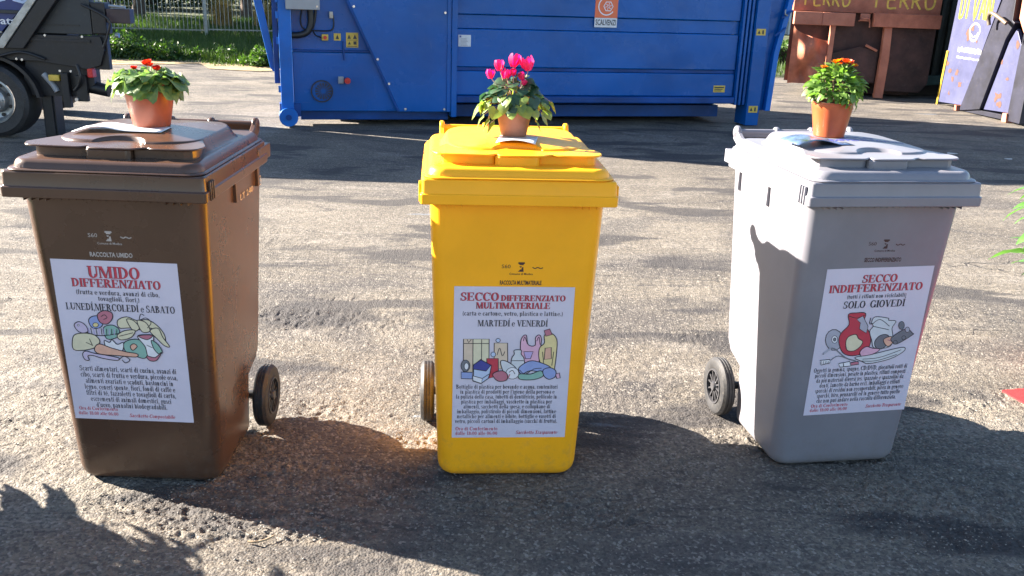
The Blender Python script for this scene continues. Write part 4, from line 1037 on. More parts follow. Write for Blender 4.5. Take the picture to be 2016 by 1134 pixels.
def lid_mesh():
    nx, ny = 190, 220
    x = np.linspace(-.272, .272, nx); y = np.linspace(.012, .662, ny); X, Y = np.meshgrid(x, y)
    dA = -sdr(X, Y, 0, .337, .270, .323, .055)
    t = np.clip(dA/.022, 0, 1)
    z = 1.022+.030*np.sqrt(np.clip(1-(1-t)**2, 0, 1)) + .008*sstep(dA/.22)
    # raised pan of the lid
    dB = -sdr(X, Y, 0, .365, .235, .250, .14)
    pan = .030*sstep(dB/.030)+.012*np.sqrt(np.clip(dB/.21, 0, 1))
    # grip pocket scooped out of the pan
    pk = np.hypot(X/.078, (Y-.125)/.075); pocket = sstep((1.0-pk)/.20)
    z = z+pan*(1-pocket*.85)
    # shallow side flutes towards the back hinge
    for s in (-1, 1): z -= .006*np.exp(-((X-s*.12)/.03)**2)*sstep((Y-.56)/.06)
    V = np.stack([X, Y, z], -1).reshape(-1, 3); inside = (dA > -.004).reshape(-1)
    f = []
    idx = np.arange(nx*ny).reshape(ny, nx)
    Q = np.stack([idx[:-1,:-1], idx[:-1,1:], idx[1:,1:], idx[1:,:-1]], -1).reshape(-1, 4)
    Q = Q[inside[Q].all(1)]
    used = np.unique(Q); remap = -np.ones(nx*ny, int); remap[used] = np.arange(len(used))
    mb = MB(); mb.v = [tuple(p) for p in V[used]]; mb.f = [tuple(q) for q in remap[Q]]; mb.m = [0]*len(mb.f)
    mb.loft([rrect(0, .337, .2695, .3225, .055, z_) for z_ in (1.0215, 1.030)], cap0=False, cap1=False)
    # lower flange of the lid
    mb.loft([rrect(0, .337, .2695, .3225, .055, 1.0212), rrect(0, .337, .277, .330, .045, 1.0215), rrect(0, .337, .279, .332, .045, 1.0235), rrect(0, .337, .277, .330, .045, 1.0265), rrect(0, .337, .266, .319, .055, 1.0285)], cap0=False, cap1=False)
    # hinge band at the back
    mb.box(-.20, .20, .652, .70, 1.012, 1.036)
    return mb
def grip_mesh():
    "the long grip ledge along the front of the lid with three scallops"
    front = [(-.262,.125),(-.246,.085),(-.215,.070),(-.12,.066),(-.085,.066),(-.066,.082),(-.05,.058),(.055,.058),(.075,.066),(.10,.084),(.125,.070),(.20,.070),(.235,.080),(.250,.105),(.252,.14)]
    front = smooth_open(front, 3); back = [(.21,.24),(.10,.17),(.0,.18),(-.10,.17),(-.215,.24)]
    mb = MB(); mb.prism_z(front+back, 1.079, 1.085)
    # walls hanging under the ledge: recessed left and right, flush in the middle
    def wall(pts, z0, z1): mb.prism_z(pts, z0, z1)
    wall([(-.232,.125),(-.222,.098),(-.200,.084),(-.088,.082),(-.072,.088),(-.072,.20),(-.215,.22)], 1.040, 1.0785)
    wall([(-.0715,.074),(-.060,.062),(.050,.062),(.060,.072),(.060,.20),(-.0715,.20)], 1.040, 1.0787)
    wall([(.0605,.088),(.085,.088),(.105,.090),(.205,.084),(.226,.098),(.236,.125),(.215,.22),(.0605,.20)], 1.040, 1.0785)
    return mb
def handle_mesh():
    mb = MB()
    mb.cyl((-.225,.752,1.052), (.225,.752,1.052), .0125, 14)
    mb.box(-.222, .222, .742, .762, 1.034, 1.050)
    for x, r in ((-.225,.025), (-.07,.021), (.07,.021), (.225,.025)):
        mb.lathe([(0,-.009),(r*.8,-.009),(r,-.006),(r,.006),(r*.8,.009),(0,.009)], 20, 'x', (x, .752, 1.052))
        if abs(x) > .1:
            pts = [(.66,1.015),(.66,1.035),(.70,1.040),(.735,1.060),(.768,1.045),(.765,1.025),(.72,1.005)]
            n = len(pts); v = [(x-.009, p[0], p[1]) for p in pts]+[(x+.009, p[0], p[1]) for p in pts]
            mb.add(v, [tuple(range(n-1,-1,-1)), tuple(range(n, 2*n))]+[(i, (i+1)%n, (i+1)%n+n, i+n) for i in range(n)])
        else: mb.box(x-.006, x+.006, .66, .75, 1.018, 1.045)
    return mb
def to_mesh(name, mb, sm):
    me = bpy.data.meshes.new(name); me.from_pydata(mb.v, [], mb.f)
    me.materials.append(M['grey'])
    me.polygons.foreach_set('use_smooth', [True]*len(me.polygons)); me.set_sharp_from_angle(angle=R(sm)); me.update(); return me
BM = dict(body=to_mesh('body', body_mesh(), 38), rim=to_mesh('rim', rim_mesh(), 30), lid=to_mesh('lid', lid_mesh(), 60), grip=to_mesh('grip_ledge', grip_mesh(), 35), handle=to_mesh('handle', handle_mesh(), 45))
tyre_me = to_mesh('tyre', MB().lathe([(.068,-.022),(.088,-.026),(.104,-.022),(.1125,-.012),(.1125,-.007),(.110,-.006),(.110,-.002),(.1125,-.001),(.1125,.004),(.110,.005),(.110,.009),(.1125,.010),(.112,.016),(.104,.024),(.088,.027),(.068,.022)], 44, 'x'), 30)
hubm = MB().lathe([(.069,-.021),(.0675,-.026),(.062,-.026),(.060,-.010),(.060,.010),(.067,.024),(.069,.022)], 36, 'x')
hubm.lathe([(0,-.028),(.016,-.028),(.020,-.022),(.020,.02),(0,.02)], 18, 'x')
for k in range(12):
    a = k*math.pi/6; c, s = math.cos(a), math.sin(a); hubm.M = Matrix(((1,0,0,0),(0,c,-s,0),(0,s,c,0),(0,0,0,1)))
    hubm.box(-.020, -.008, .018, .062, -.003, .003)
hubm.M = None
hubm.lathe([(.061,.0),(.0,.0)], 24, 'x')
hub_me = to_mesh('hub', hubm, 35)
for k in ('tyre', 'hub'): pass

def part(name, me, m, parent, **kw):
    o = bpy.data.objects.new(name, me); COL.objects.link(o); o.parent = parent
    o.material_slots[0].link = 'OBJECT'; o.material_slots[0].material = m
    return o
u_ = Vector((0, Y1F-Y0F, Z1F)).normalized(); n_ = Vector((0, -u_.z, u_.y))
def face_matrix(x, z, off=.0005, rz=0):
    p = Vector((x, yfront(z), z))+n_*off
    return Matrix.Translation(p) @ Matrix(((1,0,0,0),(0,u_.y,n_.y,0),(0,u_.z,n_.z,0),(0,0,0,1))) @ Matrix.Rotation(R(rz), 4, 'Z')
def make_bin(label, loc, rz, m, hubmat):
    t = thing('wheelie_bin', label, 'wheelie bin', loc, R(rz), group='wheelie bins lined up on the asphalt')
    body = part('body', BM['body'], m, t); bevel(body, .003, 2, 45)
    rim = part('rim', BM['rim'], m, t); bevel(rim, .0015, 2, 45)
    lid = part('lid', BM['lid'], m, t); lid.location.z = .008
    g = part('grip_ledge', BM['grip'], m, lid); bevel(g, .0035, 3, 40)
    h = part('handle', BM['handle'], m, t); h.location.z = .012; bevel(h, .003, 2, 45)
    for s in (-1, 1):
        w = part('wheel', tyre_me, M['rubber'], t); w.location = (s*.271, .553, .1125)
        hb = part('hub', hub_me, hubmat, w)
        if s > 0: w.rotation_euler = (0, 0, math.pi)
    MB().cyl((-.262,.553,.1125), (.262,.553,.1125), .0150, 14).build('axle', M['hub_black'], t, smooth=40)
    return t
bin_b = make_bin('brown wheelie bin for food waste with a white UMIDO DIFFERENZIATO poster', (-1.1516, 2.526, 0), -.1, M['brown'], M['hub_black'])
bin_y = make_bin('bright yellow wheelie bin with a SECCO DIFFERENZIATO MULTIMATERIALE poster', (.0145, 2.6378, 0), 4.89, M['yellow'], M['hub_grey'])
bin_g = make_bin('light grey wheelie bin with a SECCO INDIFFERENZIATO poster', (1.176, 2.805, 0), 9.7, M['grey'], M['hub_grey'])

# ---------------------------------------------------------------- posters
PW, PH = .372, .535
INKS = list(INK); INKM = [INK[k] for k in INKS]; IX = {k: i for i, k in enumerate(INKS)}
class Art:
    def __init__(s, fn): s.fn = fn; s.mb = MB(); s.z = .0009
    def P(s, p):
        u, v = s.fn(*p); return (-PW/2+u*PW, PH/2-v*PH)
    def shape(s, pts, fill, n=4, w=.0029, smooth=True, line='black'):
        q = [s.P(p) for p in pts]
        if smooth: q = smooth_loop(q, n)
        s.z += .00003
        a = sum(q[i][0]*q[(i+1) % len(q)][1]-q[(i+1) % len(q)][0]*q[i][1] for i in range(len(q)))
        if a < 0: q = q[::-1]
        if fill: s.mb.add([(p[0], p[1], s.z) for p in q], [tuple(range(len(q)))], IX[fill])
        s.z += .00003
        if w: s.mb.strip(q, w, s.z, IX[line], closed=True)
    def line(s, pts, w=.0024, c='black', n=4, smooth=True):
        q = [s.P(p) for p in pts]
        if smooth: q = smooth_open(q, n)
        s.z += .00003; s.mb.strip(q, w, s.z, IX[c])
    def circ(s, x, y, rx, ry, fill, w=.002, n=14): s.shape([(x+rx*math.cos(a), y+ry*math.sin(a)) for a in np.linspace(0, 2*math.pi, n+1)[:-1]], fill, 1, w, False)
def poster(parent, x, z, rz, label):
    n, m = 13, 17; mb = MB(); v = []
    for j in range(m):
        for i in range(n):
            a, b = i/(n-1), j/(m-1); v.append(((a-.5)*PW, (b-.5)*PH, .0004+.0003*math.sin(a*5+b*3)))
    mb.add(v, [(j*n+i, j*n+i+1, (j+1)*n+i+1, (j+1)*n+i) for j in range(m-1) for i in range(n-1)])
    o = mb.build('poster', M['paper'], parent, smooth=180, label=label); o.matrix_local = face_matrix(x, z, .0006, rz)
    return o
def rows(po, items, body, body_v0, body_dv, body_h, bottom, rows_u):
    X = lambda u: -PW/2+u*PW
    Y = lambda v: PH/2-v*PH
    def row(s, x0, x1, yb, yt, c, shear=0, track=.02, ghost=False):
        mb = MB()
        if ghost: put_serif(mb, s, x0-.0016, x1-.0016, yb-.0006, yt-.0006, .00095, 1, shear, track=track)
        put_serif(mb, s, x0, x1, yb, yt, .00112, 0, shear, track=track)
        mb.build('lettering', [INK[c], INK['black']], po)
    for (s, kind, u0, u1, v0, v1, c) in items:
        if kind == 'serif': row(s, X(u0), X(u1), Y(v1), Y(v0), 'red' if c == 'red' else 'black', ghost=c == 'red')
        else: row(s, X(u0), X(u1), Y(v1-(v1-v0)*.22), Y(v0), 'black')
    for k, (s, (u0, u1)) in enumerate(zip(body, rows_u)):
        v1 = body_v0+k*body_dv+body_h; row(s, X(u0), X(u1), Y(v1-body_h*.12), Y(v1-body_h*1.02), 'black')
    for (s, u0, u1, v0, v1, sh) in bottom: row(s, X(u0), X(u1), Y(v1-(v1-v0)*.15), Y(v0), 'red', sh)

pb = poster(bin_b, -.017, .493, -.3, 'white UMIDO DIFFERENZIATO poster with food scraps drawing')
rows(pb, [('UMIDO','serif',.285,.70,.033,.102,'red'), ('DIFFERENZIATO','serif',.145,.855,.108,.158,'red'),
          ('(frutta e verdura, avanzi di cibo,','f',.165,.835,.175,.212,'k'), ('tovaglioli, fiori.)','f',.335,.67,.212,.248,'k'), ('LUNEDÍ,MERCOLEDÍ e SABATO','serif',.068,.945,.258,.300,'k')],
     ['Scarti alimentari, scarti di cucina, avanzi di','cibo, scarti di frutta e verdura, piccole ossa,','alimenti avariati e scaduti, bastoncini in','legno, ceneri spente, fiori, fondi di caffè e','filtri di tè, fazzoletti e tovaglioli di carta,','escrementi di animali domestici, gusci','d’uovo, pannolini biodegradabili.'],
     .650, .0395, .036, [('Ora di Conferimento',.045,.37,.918,.944,.0), ('dalle 18:00 alle 06:00',.035,.37,.950,.976,.0), ('Sacchetto Compostabile',.46,.845,.955,.982,.25)],
     [(.10,.90),(.10,.905),(.135,.865),(.12,.875),(.125,.875),(.155,.83),(.195,.79)])
A = Art(lambda x, y: ((x-50-.154*(y-190))/700, (y-198-(x-50)*.03)/872))
A.shape([(430,520),(480,500),(540,520),(600,515),(660,550),(700,600),(705,650),(690,640),(670,590),(620,560),(560,570),(500,560),(440,560)], 'cream')
for q in ([(480,515),(520,520),(555,560),(520,575)], [(540,520),(590,530),(615,575),(570,580)], [(615,575),(660,560),(690,610),(730,660),(700,655),(660,620)]): A.shape(q, 'cream')
A.line([(600,560),(620,530),(590,505),(555,515),(560,485),(580,492)])
A.shape([(265,520),(290,498),(335,500),(350,530),(330,560),(285,560)], 'blue'); A.circ(305, 545, 16, 12, 'yellow')
A.shape([(315,490),(350,468),(395,478),(400,510),(370,540),(330,530)], 'crimson'); A.line([(335,500),(355,490),(370,505),(350,515)])
A.shape([(183,545),(210,528),(245,545),(262,580),(230,590),(200,575)], 'mauve'); A.circ(207, 547, 5, 5, 'white', .0015)
A.shape([(350,560),(400,545),(440,570),(430,610),(370,620)], 'green')
A.line([(255,585),(300,600),(360,602),(440,590)], .003)
for k in range(12): A.line([(262+k*15,560+2*k*.3),(272+k*14,598)], .0022, 'black' if k % 2 else 'violet', smooth=False)
A.shape([(172,640),(185,600),(240,590),(300,600),(330,635),(300,670),(230,685),(180,680)], 'cream')
A.line([(250,640),(285,655)]); A.line([(270,620),(290,660)])
A.shape([(355,630),(385,640),(400,625),(430,650),(465,640),(455,690),(380,690)], 'white')
A.shape([(430,600),(470,575),(530,572),(510,610),(450,625)], 'cream'); A.line([(440,605),(520,585)])
A.shape([(470,640),(530,620),(590,640),(610,690),(590,725),(540,715),(480,690)], 'green'); A.shape([(505,660),(525,645),(545,660),(520,682)], 'orange')
A.shape([(545,605),(590,595),(635,600),(640,640),(680,680),(660,720),(610,715),(590,660)], 'white'); A.shape([(550,603),(590,596),(632,600),(600,622)], 'crimson')
A.shape([(625,625),(665,650),(690,690),(670,700),(640,670)], 'green'); A.shape([(600,712),(650,720),(685,690),(660,735),(620,738)], 'crimson')
for k in range(5): A.line([(600+k*7,650+k*3),(604+k*7,656+k*3)], .002, smooth=False)
A.shape([(303,665),(330,648),(400,670),(480,690),(545,700),(540,718),(440,712),(340,705),(305,690)], 'orange')
A.shape([(232,705),(250,688),(300,700),(380,712),(440,725),(430,738),(350,728),(290,712),(262,715),(270,738),(245,735)], 'mauve')
A.line([(440,735),(470,715),(505,735),(480,752),(460,735)])
A.mb.build('illustration', INKM, pb)

py = poster(bin_y, 0, .420, 0, 'pale SECCO DIFFERENZIATO MULTIMATERIALE poster with packaging drawing')
rows(py, [('SECCO','serif',.055,.375,.037,.088,'red'), ('DIFFERENZIATO','serif',.39,.93,.052,.088,'red'), ('MULTIMATERIALE','serif',.185,.805,.098,.137,'red'),
          ('(carta e cartone, vetro, plastica e lattine.)','f',.07,.915,.153,.19,'k'), ('MARTEDÍ e VENERDÍ','serif',.20,.79,.210,.250,'k')],
     ['Bottiglie di plastica per bevande e acqua, contenitori','in plastica di prodotti per l’igiene della persona e','la pulizia della casa, tubetti di dentifricio, pellicole in','plastica per imballaggi, vaschette in plastica per','alimenti, sacchetti della spesa, e cellophane di','imballaggio, polistirolo di piccoli dimensioni, lattine','metalliche per alimenti e bibite, bottiglie e vasetti di','vetro, piccoli cartoni di imballaggio (succhi di frutta).'],
     .634, .0338, .031, [('Ora di Conferimento',.03,.40,.925,.953,.0), ('dalle 18:00 alle 06:00',.03,.40,.957,.985,.0), ('Sacchetto Trasparente',.56,.93,.952,.980,.25)],
     [(.03,.91),(.065,.885),(.03,.91),(.075,.87),(.095,.855),(.04,.91),(.04,.91),(.025,.925)])
A = Art(lambda x, y: ((x-75+.011*(y-200))/(700-.045*(y-200)), (y-200)/872))
def poly(pts, c, **k): A.shape(pts, c, smooth=False, **k)
poly([(130,490),(185,490),(185,680),(130,680)], 'sand'); poly([(185,490),(278,490),(278,660),(185,660)], 'cream'); A.line([(235,492),(235,655)], smooth=False); A.line([(130,515),(278,515)], smooth=False)
A.line([(150,492),(160,510),(175,492)], smooth=False)
poly([(308,512),(385,512),(388,660),(308,660)], 'sand'); A.line([(325,580),(340,540),(355,585),(370,560)]); A.circ(330, 497, 13, 11, 'lblue')
poly([(265,600),(332,600),(334,700),(270,718)], 'red'); A.circ(303, 577, 14, 14, 'lblue')
A.shape([(462,500),(478,470),(495,470),(505,520),(545,525),(548,480),(570,465),(582,490),(575,560),(560,640),(480,640),(462,570)], 'pink'); A.line([(478,500),(485,475),(500,515)]); A.line([(555,500),(568,475),(575,520)])
poly([(480,560),(535,560),(520,600),(490,600)], 'violet')
A.shape([(600,465),(640,455),(672,490),(672,560),(662,650),(655,665),(600,665),(570,600),(572,540),(600,510)], 'yellow'); poly([(598,440),(630,430),(645,462),(607,472)], 'crimson'); poly([(605,540),(640,535),(642,600),(600,605)], 'orange')
A.line([(590,560),(598,640)]); A.line([(655,560),(645,640)])
A.shape([(410,600),(425,575),(425,552),(465,552),(465,575),(482,600),(480,660),(412,660)], 'pale'); A.line([(412,612),(480,612)], smooth=False)
A.shape([(345,620),(370,612),(420,640),(440,670),(400,700),(365,680)], 'pale')
A.shape([(450,660),(480,630),(530,612),(600,630),(640,655),(600,680),(520,670),(470,690)], 'blue'); A.line([(455,665),(490,690),(540,660),(585,655)])
A.shape([(455,690),(520,690),(580,670),(595,700),(540,722),(460,720)], 'green')
A.shape([(595,665),(635,652),(668,670),(665,705),(630,720),(600,700)], 'blue'); poly([(668,690),(690,682),(695,712),(675,715)], 'pink')
A.circ(415, 685, 38, 34, 'white'); A.line([(395,680),(415,668),(430,690)]); A.line([(330,700),(380,720),(400,690)], .004, 'crimson')
A.shape([(300,690),(350,670),(385,690),(380,725),(330,730)], 'crimson')
A.circ(142, 642, 26, 34, 'lead'); A.circ(148, 645, 13, 20, 'white'); poly([(118,678),(182,680),(182,718),(118,716)], 'blue')
poly([(188,640),(230,605),(292,640),(285,680),(275,715),(232,745),(185,730),(190,690)], 'lblue'); poly([(190,635),(232,607),(290,638),(262,672),(186,660)], 'navy'); poly([(186,700),(240,715),(236,745),(186,728)], 'white'); A.line([(240,715),(278,690)], smooth=False)
A.mb.build('illustration', INKM, py)

pg = poster(bin_g, .026, .475, 1.2, 'white SECCO INDIFFERENZIATO poster with broken crockery drawing')
rows(pg, [('SECCO','serif',.345,.675,.045,.095,'red'), ('INDIFFERENZIATO','serif',.05,.93,.105,.155,'red'), ('(tutti i rifiuti non riciclabili)','f',.225,.79,.172,.205,'k'),
          ('SOLO  GIOVEDÍ','serif',.205,.79,.215,.262,'k')],
     ['Oggetti in gomma, spugne, CD/DVD, giocattoli rotti di','piccoli dimensioni, posate in plastica, rifiuti composti','da più materiali diversi (es. spazzole e spazzolini da','denti, lamette da barba ecc), imballaggi e rifiuti','sporchi di residui non recuperabili, pirex in genere','sporchi, biro, pennarelli ed in genere tutto quello','che non può andare nella raccolta differenziata.'],
     .664, .0365, .034, [('Ora di Conferimento',.06,.42,.922,.950,.0), ('dalle 18:00 alle 06:00',.055,.42,.953,.981,.0), ('Sacchetto Trasparente',.60,.955,.945,.973,.25)],
     [(.03,.94),(.05,.935),(.07,.925),(.11,.90),(.075,.945),(.10,.92),(.105,.89)])
A = Art(lambda x, y: ((x-(193-.156*(y-238)))/(612-.03*(y-238)), (y-238+.045*(x-193))/856))
A.circ(235, 640, 50, 62, 'grey', .003); A.circ(238, 637, 17, 22, 'white'); A.circ(238, 637, 8, 10, 'lead')
A.shape([(315,492),(360,482),(415,485),(405,540),(440,600),(445,660),(415,715),(340,735),(285,715),(262,650),(275,600),(320,550)], 'red', w=.003)
A.shape([(365,520),(385,540),(380,575),(420,600),(430,560),(400,500)], 'grey', w=.0022, smooth=False); A.line([(318,500),(365,512),(410,495)])
A.shape([(303,650),(320,620),(360,608),(375,632),(400,650),(385,680),(350,705),(310,700)], 'cream', w=.0028)
A.shape([(440,590),(460,560),(450,540),(470,505),(545,512),(550,525),(592,530),(570,570),(575,620),(560,680),(470,690),(452,640)], 'pale', w=.0026)
A.line([(455,545),(500,520),(555,560)]); A.line([(445,510),(440,545),(465,540)], .003); A.line([(460,560),(550,580)])
A.shape([(470,650),(500,615),(540,610),(560,640),(520,690),(480,690)], 'lead'); A.shape([(520,640),(565,620),(580,650),(545,680)], 'orange'); A.line([(545,640),(600,660)], .003, 'crimson')
A.shape([(570,625),(650,575),(690,600),(690,612),(600,665),(570,650)], 'lead', w=.0028); A.circ(625, 555, 17, 24, 'lead'); A.circ(660, 580, 13, 16, 'grey')
A.circ(640, 628, 12, 12, 'lead'); A.circ(590, 655, 12, 12, 'lead')
A.shape([(385,710),(420,680),(460,690),(500,695),(470,720),(400,740)], 'pink')
A.shape([(355,745),(440,730),(560,700),(640,685),(640,710),(560,755),(440,782),(400,770)], 'pale', w=.0028); A.line([(400,755),(500,745),(625,700)]); A.line([(380,765),(480,765),(600,728)])
A.line([(170,725),(200,700),(235,690),(300,745),(360,765)], .0045, 'lead'); A.line([(175,720),(215,690)], .008, 'grey')
A.shape([(155,760),(210,755),(212,775),(160,788)], 'white', smooth=False); A.line([(215,760),(260,735),(330,760)], .003, 'lead')
for k in range(5): A.line([(163+k*10,764),(165+k*10,782)], .0016, smooth=False)
A.shape([(262,780),(325,768),(330,795),(268,802)], 'white', smooth=False); A.line([(288,778),(290,800)], .003, smooth=False); A.shape([(330,775),(375,768),(378,785),(333,792)], 'crimson', smooth=False)
A.mb.build('illustration', INKM, pg)

# stamped print above each poster: number, tower crest with caption, small mark, collection name
def stamp(parent, zc, xc, m, title, tw, zt):
    mb = MB()
    put_font(mb, 'S60', xc-.060, xc-.033, .002, .014, .0002, bold=.0)
    mb.strip([(xc-.010,.020),(xc+.0,.0165),(xc+.010,.020)], .005, .0002)
    mb.add([(xc-.009,.022,.0003),(xc+.009,.022,.0003),(xc+.006,.013,.0003),(xc-.006,.013,.0003)], [(3,2,1,0)])
    mb.add([(xc-.006,.009,.0003),(xc+.001,.009,.0003),(xc-.001,.004,.0003),(xc-.005,.006,.0003)], [(3,2,1,0)])
    mb.add([(xc-.010,-.009,.0003),(xc+.007,-.009,.0003),(xc+.006,.006,.0003),(xc+.002,.006,.0003),(xc+.0,-.002,.0003),(xc-.003,-.001,.0003)], [(0,1,2,3,4,5)])
    put_font(mb, 'Comune di Modica', xc-.036, xc+.036, -.0195, -.0125, .0002, bold=.01)
    mb.strip(smooth_open([(xc+.034,.006),(xc+.042,.002),(xc+.050,.006),(xc+.058,.002),(xc+.066,.005)], 3), .003, .0002)
    o = mb.build('crest_print', m, parent); o.matrix_local = face_matrix(0, zc, .0004)
    mb = MB(); put_font(mb, title, xc-tw/2, xc+tw/2, -.0075, .0075, .0002, bold=.03)
    o = mb.build('lettering', m, parent); o.matrix_local = face_matrix(0, zt, .0004)
M['print_pale'] = mat('pale_plastic_print', (.42,.38,.36), .5, .1, 60)
M['print_dark'] = mat('dark_print', (.05,.02,.02), .5, .1, 60)
stamp(bin_b, .830, -.020, M['print_pale'], 'RACCOLTA UMIDO', .125, .779)
stamp(bin_y, .745, .017, M['print_dark'], 'RACCOLTA MULTIMATERIALE', .128, .700)
stamp(bin_g, .815, .020, M['print_dark'], 'SECCO INDIFFERENZIATO', .128, .768)
# pale raised letters on the right flank of the brown bin
mb = MB(); mb.M = Matrix(((0,0,1,.2635),(1,0,0,0),(0,1,0,0),(0,0,0,1)))
put_font(mb, 'LT 240', .40, .545, .872, .892, 0, bold=.0)
mb.strip([(.625,.875),(.645,.875),(.645,.905),(.625,.905)], .0035, .0, closed=True)
mb.build('lettering', mat('cream_print', (.60,.50,.33), .5, .1, 30), bin_b)
# dark blue print on the lid of the grey bin follows the dome
def lid_z(x, y):
    X = np.array([[x]]); Y = np.array([[y]])
    dA = -sdr(X, Y, 0, .337, .270, .323, .055); t = np.clip(dA/.022, 0, 1)
    z = 1.022+.030*np.sqrt(np.clip(1-(1-t)**2, 0, 1))+.008*sstep(dA/.22)
    dB = -sdr(X, Y, 0, .365, .235, .250, .14); pan = .030*sstep(dB/.030)+.012*np.sqrt(np.clip(dB/.21, 0, 1))
    pk = np.hypot(X/.078, (Y-.125)/.075); return float((z+pan*(1-sstep((1.0-pk)/.20)*.85))[0, 0])
mb = MB()
put_font(mb, 'SOLO', -.02, .10, .345, .380, 0, bold=.03); put_font(mb, 'INDIFFERENZIATO', -.12, .185, .295, .330, 0, bold=.03)
mb.v = [(x, y, lid_z(x, y)+.0087) for x, y, z in mb.v]
mb.build('lettering', INK['navy'], bin_g)

# ---------------------------------------------------------------- potted plants on the lids
def local(t, x, y, z):
    c, s = math.cos(t.rotation_euler.z), math.sin(t.rotation_euler.z)
    return (t.location.x+c*x-s*y, t.location.y+s*x+c*y, z)
def tolocal(t, X, Y):
    dx, dy = X-t.location.x, Y-t.location.y; c, s = math.cos(t.rotation_euler.z), math.sin(t.rotation_euler.z); return (c*dx+s*dy, -s*dx+c*dy)
def leaf_mesh(name, L_, W, curl, ruffle, fold, nl=8, nw=6, tip=1.0, stalk=0, lobes=0, seed=0):
    r = random.Random(seed); v = []; f = []
    for i in range(nl+1):
        t = i/nl
        w = W*math.sin(math.pi*min(1, t**.75*1.0))**.62*(1-(t**4)*(1-1/tip)*.6) if 0 < t < 1 else W*.06
        ang = curl*t
        x = L_*(math.sin(ang)/curl if abs(curl) > 1e-3 else t); z = -L_*((1-math.cos(ang))/curl if abs(curl) > 1e-3 else 0)
        for j in range(nw+1):
            s = (j/nw-.5)*2; ww = w*(1+lobes*math.sin(t*17+abs(s)*2)*abs(s))
            v.append((stalk+x, s*ww, z+fold*abs(s)*w+ruffle*abs(s)**1.5*math.sin(t*14+s*2+seed)))
    for i in range(nl):
        for j in range(nw): f.append((i*(nw+1)+j, (i+1)*(nw+1)+j, (i+1)*(nw+1)+j+1, i*(nw+1)+j+1))
    if stalk:
        o = len(v); v += [(0,-.0012,0),(stalk+.003,-.0012,0),(stalk+.003,.0012,0),(0,.0012,0)]; f.append((o, o+1, o+2, o+3))
    me = bpy.data.meshes.new(name); me.from_pydata(v, [], f); me.polygons.foreach_set('use_smooth', [True]*len(f)); me.update(); return me
def place(name, me, m, parent, loc, az, pitch, roll=0, sc=1.0):
    if not me.materials: me.materials.append(m)
    o = bpy.data.objects.new(name, me); COL.objects.link(o); o.parent = parent
    o.matrix_local = Matrix.Translation(loc) @ Matrix.Rotation(az, 4, 'Z') @ Matrix.Rotation(-pitch, 4, 'Y') @ Matrix.Rotation(roll, 4, 'X') @ Matrix.Scale(sc, 4)
    if o.material_slots[0].material is not m:
        o.material_slots[0].link = 'OBJECT'; o.material_slots[0].material = m
    return o
def pot(name, label, X, Y, Z, r0, r1, h, m, collar, rz=0):
    t = thing('potted_plant', label, 'potted plant', (X, Y, Z), rz, group='potted flowers standing on the bin lids')
    prof = [(.0,.003),(r0*.55,.003),(r0*.6,.0),(r0-.003,.0),(r0,.003)]
    if collar == 'step': prof += [(r0+(r1-r0)*.80,h*.70),(r1*.955,h*.715),(r1*.965,h*.73),(r1,h*.985),(r1-.002,h)]
    else: prof += [(r0+(r1-r0)*.84,h*.80),(r0+(r1-r0)*.86,h*.81),(r0+(r1-r0)*.90,h*.83),(r1*.965,h*.945),(r1,h*.95),(r1+.002,h*.965),(r1+.001,h)]
    prof += [(r1-.004,h-.001),(r1-.007,h-.02)]
    MB().lathe(prof, 40).build('pot', m, t, smooth=35)
    MB().lathe([(0,h-.010),(r1*.5,h-.006),(r1-.0065,h-.012)], 24).build('soil', M['soil'], t, smooth=180)
    return t
def zs(b, X, Y): return lid_z(*tolocal(b, X, Y))
# brown bin: primrose
PX, PY = -1.139, 2.89
zb = lid_z(0, .36)+.0075
p1 = pot('p', 'primrose with crinkled leaves and red flowers in a glossy terracotta pot on the brown bin', PX, PY, zb, .055, .078, .136, M['terracotta'], 'plain')
lm = [leaf_mesh('leaf', .092, .046, 1.35, .010, .15, 14, 10, seed=k) for k in range(3)]
rr = random.Random(3)
for k in range(34):
    az = k*2.4+rr.random()*.5; lay = k/34
    place('leaf', lm[k % 3], M['leaf_primrose'], p1, (.018*math.cos(az), .018*math.sin(az), .136+.012*lay), az, R(6+45*lay+rr.uniform(-8,8)), rr.uniform(-.3,.3), 1.15-.35*lay+rr.uniform(-.1,.1))
for (az, pt, sc) in ((R(178), 25, 1.35), (R(200), 5, 1.25), (R(-8), 22, 1.3), (R(-25), 5, 1.2), (R(15), 30, 1.2), (R(-85), 12, 1.15), (R(-120), 14, 1.1), (R(160), 35, 1.2)):
    place('leaf', lm[1], M['leaf_primrose'], p1, (.022*math.cos(az), .022*math.sin(az), .140), az, R(pt), rr.uniform(-.3,.3), sc)
def flower_mesh(n, L_, W, cup, rows_=1, seed=0):
    v = []; f = []; r = random.Random(seed)
    for q in range(rows_):
        for k in range(n):
            a = 2*math.pi*k/n+q*.5+r.uniform(-.15,.15); c, s = math.cos(a), math.sin(a); cu = cup*(1+.35*q)+r.uniform(-.1,.1)
            ll = L_*(1-.18*q); o = len(v)
            for (t, w) in ((0,.25),(.45,1),(.85,.95),(1.05,.35)):
                x = ll*t*math.cos(cu*(.4+t*.6)); z = ll*t*math.sin(cu*(.4+t*.6))
                for sgn in (-1, 0, 1):
                    v.append((c*x-s*sgn*w*W/2, s*x+c*sgn*w*W/2, z+.12*W*abs(sgn)+r.uniform(-.04,.04)*W))
            for i in range(3):
                for j in range(2): f.append((o+i*3+j, o+(i+1)*3+j, o+(i+1)*3+j+1, o+i*3+j+1))
    me = bpy.data.meshes.new('flower'); me.from_pydata(v, [], f); me.polygons.foreach_set('use_smooth', [True]*len(f)); me.update(); return me
